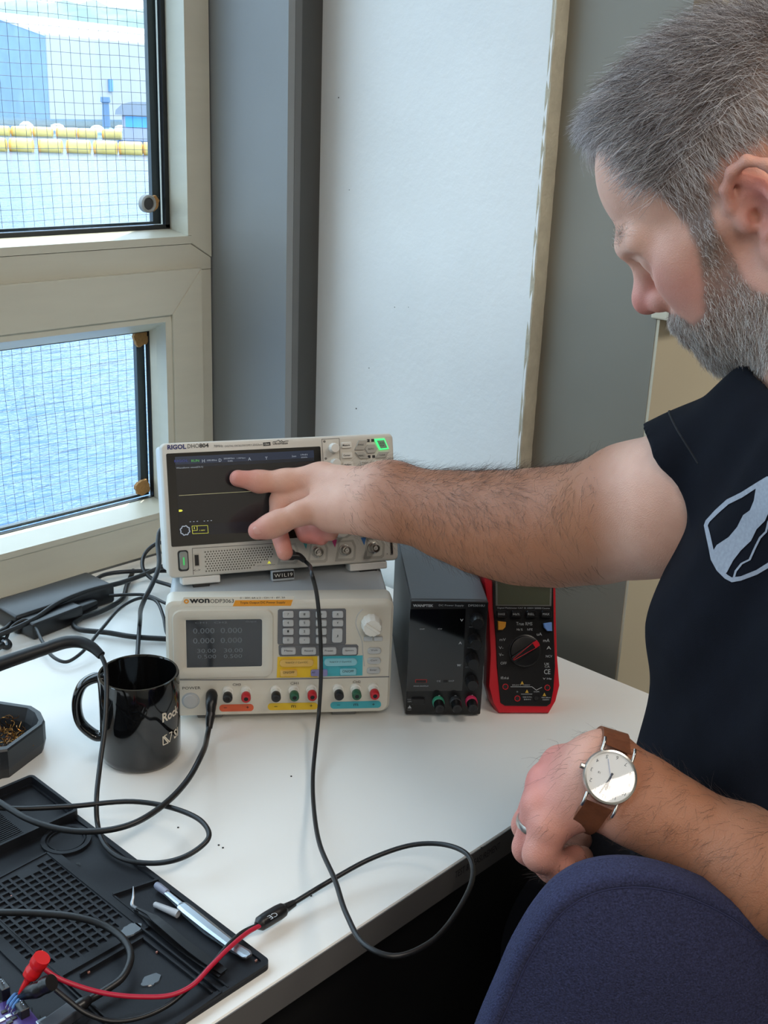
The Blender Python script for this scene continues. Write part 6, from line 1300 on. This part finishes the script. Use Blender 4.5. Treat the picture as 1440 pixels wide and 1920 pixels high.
G().lathe([(RW*.9, 0), (RW*.97, .001), (RW, .003), (RW, .0062), (RW*.97, .0078), (RW*.90, .0082), (RW*.885, .0070)], 64, cap1=False).obj('case', m_steel, watch, smooth=40)
G().lathe([(RW*.888, .0060), (RW*.888, .0068)], 64).obj('dial', m_dial, watch)
g = G()
for n_ in range(1, 13):
    if n_ == 8: pass
    t = math.radians(30*n_); x, y = math.sin(t)*RW*.74, math.cos(t)*RW*.74; v_, f_, lo_, hi_ = text_geo(str(n_)); s_ = .0036
    g.add([(x+(q[0]-(lo_[0]+hi_[0])/2)*s_, y+(q[1]-(lo_[1]+hi_[1])/2)*s_, .00695) for q in v_], f_)
for tx, yy, s_ in (('ID', .0055, .0044),):
    v_, f_, lo_, hi_ = text_geo(tx); g.add([((q[0]-(lo_[0]+hi_[0])/2)*s_, yy+q[1]*s_, .00695) for q in v_], f_)
g.obj('numerals', m_num, watch)
v_, f_, lo_, hi_ = text_geo('18'); g = G(); g.add([(.0085+(q[0]-.6)*.0022, (q[1]-.35)*.0022, .00695) for q in v_], f_); g.obj('date', m_num, watch)
def hand(nm, ang, l0, l1, w, z, m): T = Matrix.Rotation(-math.radians(ang), 4, 'Z'); G().box(-w, w, -l0, l1, z, z+.0002, T).obj(nm, m, watch)
m_hand = mat('blued_hand', (52, 58, 68), .3, .6)
hand('hour_hand', 2, .003, .0095, .0005, .0071, m_hand); hand('minute_hand', 15, .003, .0135, .00045, .0073, m_hand); hand('second_hand', 152, .004, .0125, .00012, .0075, mat('steel_blue_hand', (120, 140, 190), .4, .4))
G().cyl((0, 0, .0068), (0, 0, .0078), .0007, n=12).obj('hand_hub', m_hand, watch)
_x = bpy.data.materials.new('watch_crystal'); _x.use_nodes = True; _n = _x.node_tree.nodes; _l = _x.node_tree.links; _n.remove(_n['Principled BSDF']); _t = _n.new('ShaderNodeBsdfTransparent'); _g = _n.new('ShaderNodeBsdfGlossy'); _g.inputs['Roughness'].default_value = .03; _m = _n.new('ShaderNodeMixShader'); _m.inputs[0].default_value = .07; _l.new(_t.outputs[0], _m.inputs[1]); _l.new(_g.outputs[0], _m.inputs[2]); _l.new(_m.outputs[0], _n['Material Output'].inputs[0])
G().lathe([(RW*.888, .0079), (RW*.5, .0082), (0.0005, .0083)], 48, cap0=False).obj('crystal', _x, watch, smooth=60)
for sx in (-1, 1):
    for sy in (-1, 1): G().tube([(sx*.0112, sy*RW*.80, .0045), (sx*.0112, sy*RW*1.12, .0040), (sx*.0112, sy*RW*1.30, .0010)], .0011, 8).obj('lug', m_steel, watch, smooth=50)
G().cyl((RW*.98, 0, .0042), (RW*1.14, 0, .0042), .0020, n=14).obj('crown', m_steel, watch)
wi = wt.inverted(); ctr = wi @ Vector(to_world(WC-WN*.004)); rows = []
for k in range(41):
    th = math.radians(50+260*k/40); row = []
    for x in (-.0098, -.0094, .0094, .0098):
        dl_ = Vector((0, math.sin(th), math.cos(th))); o_ = Vector((x, ctr.y, ctr.z)); far = wt @ (o_+dl_*.09); h = bb_.ray_cast(far, (wt @ o_)-far); r_ = min(max(((wi @ h[0])-o_).length, .024), .0385) if h[0] is not None else .029
        row.append((x, dl_, o_, r_))
    rows.append(row)
for i in (0, 1, 2, 3):
    rs_ = [rw_[i][3] for rw_ in rows]; rs_ = np.convolve(np.pad(rs_, 3, mode='edge'), np.ones(7)/7, 'valid')
    for rw_, r_ in zip(rows, rs_): rw_[i] = (rw_[i][0], rw_[i][1], rw_[i][2], float(r_))
rings = []
for rw_ in rows:
    th_ = (.0006, .0024, .0024, .0006); outr = [rw_[i][2]+rw_[i][1]*(max(rw_[i][3], max(q[3] for q in rw_)-.004)+th_[i]) for i in range(4)]; inn = [rw_[i][2]+rw_[i][1]*(rw_[i][3]-.002) for i in (3, 0)]
    rings.append([tuple(q) for q in outr+inn])
half = len(rings)//2
G().loft(rings[:half+1]).obj('strap', m_lea, watch, smooth=50); G().loft(rings[half:]).obj('strap', m_lea, watch, smooth=50)
for end, sy in ((rings[0], 1), (rings[-1], -1)):                # strap ends rising to the lugs
    G().loft([end, [(q[0]*.98, sy*RW*1.06, .0036 if i < 4 else .0012) for i, q in enumerate(end)]]).obj('strap_end', m_lea, watch, smooth=50)
# ring on the hanging hand
a = MC[2]; b = FN[2][0]; c = a+(b-a)*.42; q = Vector(((b-a)/np.linalg.norm(b-a))@CR).to_track_quat('Z', 'Y').to_matrix().to_4x4(); fr = .0150+(.0115-.0150)*.42
T = Matrix.Translation(Vector(to_world(c))) @ q
rg_ = G().lathe([(fr-.001, -.0025), (fr+.0013, -.0025), (fr+.0017, 0), (fr+.0013, .0025), (fr-.001, .0025)], 36, cap0=False, cap1=False).obj('finger_ring', m_steel, smooth=40, T=T); tag(rg_, 'plain pale metal ring on the hand hanging over the chair', 'ring')

# ------------------------------------------------------------------ office chair with blue back
m_fab = mat('blue_wool_fabric', (30, 33, 62), .95, rgb2=(58, 62, 100), vscale=700, bump=1.0, bscale=800); m_chp = mat('black_chair_plastic', (18, 18, 20), .5)
co_ = to_world(pcam(1190, 1606, .735)); rv = np.array([.735, -.678, 0.]); bv = np.array([.678, .735, 0.]); upv = np.array([0, 0, 1.])+bv*.06
CH = Inst('office_chair', frame((co_[0], co_[1], 0.0), rv, (0, 0, 1)), 'office chair with rounded dark blue fabric back in the foreground', 'chair')
TB = frame(tuple(co_), rv, upv); TBl = CH.I @ TB
TBi = TB.inverted()
def chp(px, py): o = TBi @ Vector(CAM); d = TBi.to_3x3() @ Vector(ray(px, py)); t = (.010-o.y)/d.y; q = o+d*t; return q.x, q.z
ol = [chp(*p) for p in ((880, 1985), (905, 1920), (935, 1850), (962, 1788), (998, 1728), (1044, 1676), (1104, 1642), (1180, 1630), (1260, 1640), (1350, 1676), (1430, 1730), (1500, 1800), (1560, 1880), (1610, 1960), (1640, 2040))]
ol = smooth_path([np.array((p[0], 0, p[1])) for p in ol], 4); ol = [(p[0], p[2]) for p in ol]; zb_ = ol[0][1]-.22
ol = ol+[(ol[-1][0]+.01, zb_+.05), (ol[-1][0]-.03, zb_), (ol[0][0]+.03, zb_), (ol[0][0]-.01, zb_+.05)]
cx_, cz_ = np.mean([p[0] for p in ol]), np.mean([p[1] for p in ol])-.02
def inset(i): 
    res = []
    for k, (x, z) in enumerate(ol):
        (xa, za), (xb, zb2_) = ol[k-1], ol[(k+1) % len(ol)]; t = np.array([xb-xa, zb2_-za]); t /= max(np.linalg.norm(t), 1e-9); n_ = np.array([-t[1], t[0]])
        if n_@np.array([cx_-x, cz_-z]) < 0: n_ = -n_
        res.append((x+n_[0]*i, z+n_[1]*i))
    return res
ring_ = lambda i, y: [(x, y, z) for x, z in inset(i)]
def shr(s, y): return [(cx_+(x-cx_)*s, y, cz_+(z-cz_)*s) for x, z in inset(.014)]
bkst = G().loft([ring_(.020, .044), ring_(.007, .038), ring_(.001, .026), ring_(0, .010), ring_(.0008, .006), ring_(.003, .003), ring_(.0066, .0016), ring_(.0078, .0024), ring_(.009, .0014), shr(.97, -.001), shr(.8, -.008), shr(.55, -.014), shr(.25, -.017)]).obj('backrest', m_fab, CH.e, smooth=60, T=TBl)
G().tube([(x, .0020, z) for x, z in inset(.0078)], .0006, 6, smooth=False).obj('seam', mat('blue_thread', (44, 48, 84), .9), bkst)
si_ = CH.I @ Vector((.84, .22, .47)); sx, sy = si_.x, si_.y
G().rbox(sx-.23, sx+.23, sy-.22, sy+.23, .395, .465, .03, 4).obj('seat', m_fab, CH.e, smooth=60)
bz = (TBl @ Vector((cx_, .06, zb_+.08)))
G().tube([(bz.x, bz.y, bz.z+.1), (bz.x, bz.y+.02, bz.z-.02), (bz.x*.8+sx*.2, bz.y+.04, .37), (sx, sy, .375)], .018, 10).obj('back_bar', m_chp, CH.e, smooth=50)
G().cyl((sx, sy, .10), (sx, sy, .39), .025, .03, 20).obj('gas_lift', m_chp, CH.e, smooth=50)
for k in range(5):
    t = 2*math.pi*k/5+.3; ex, ey = sx+.30*math.cos(t), sy+.30*math.sin(t); lg = G().tube([(sx, sy, .11), (sx+.15*math.cos(t), sy+.15*math.sin(t), .095), (ex, ey, .075)], [.026, .02, .016], 10).obj('base_leg', m_chp, CH.e, smooth=50)
    G().cyl((ex-.012, ey, .029), (ex+.012, ey, .029), .028, n=20).obj('caster', m_chp, lg, smooth=40); G().cyl((ex, ey, .05), (ex, ey, .075), .007, n=10).obj('caster_stem', m_chp, lg)

# ------------------------------------------------------------------ labels of the setting
for nm, lb, ct in (('floor', 'dark grey floor under the desk and chair', 'floor'), ('ceiling', 'plain white ceiling above the room', 'ceiling'), ('wall_left', 'pale room wall at the far left end', 'wall'), ('wall_back', 'pale room wall behind the camera', 'wall'), ('wall_right', 'pale room wall beyond the cream wall', 'wall'),
    ('wall_window', 'white wall below and above the window band', 'wall'), ('wall_column', 'broad grey painted column face beside the window', 'wall'), ('trim_1', 'narrow column edge strip coloured darker as shade', 'trim'), ('trim_2', 'column strip beside the white wall coloured darkest as shade', 'trim'), ('trim_3', 'rough cream plaster edge of the white wall', 'trim'),
    ('trim_4', 'pale ledge on the cream wall behind the face', 'trim'), ('sun_block_board', 'unseen board added above the window to block sun', 'trim'), ('wall_white', 'bright white plastered wall behind the oscilloscope', 'wall'), ('wall_grey', 'olive grey wall right of the white plaster', 'wall'), ('wall_cream', 'cream wall behind the person below the ledge', 'wall'),
    ('window_1', 'upper fixed window with wire mesh looking on the shed', 'window'), ('window_2', 'lower sash window with wire mesh looking on water', 'window'), ('window_3', 'upper window further left along the wall', 'window'), ('window_4', 'lower window further left along the wall', 'window')):
    o = bpy.data.objects.get(nm)
    if o is not None: tag(o, lb, ct, kind='structure')
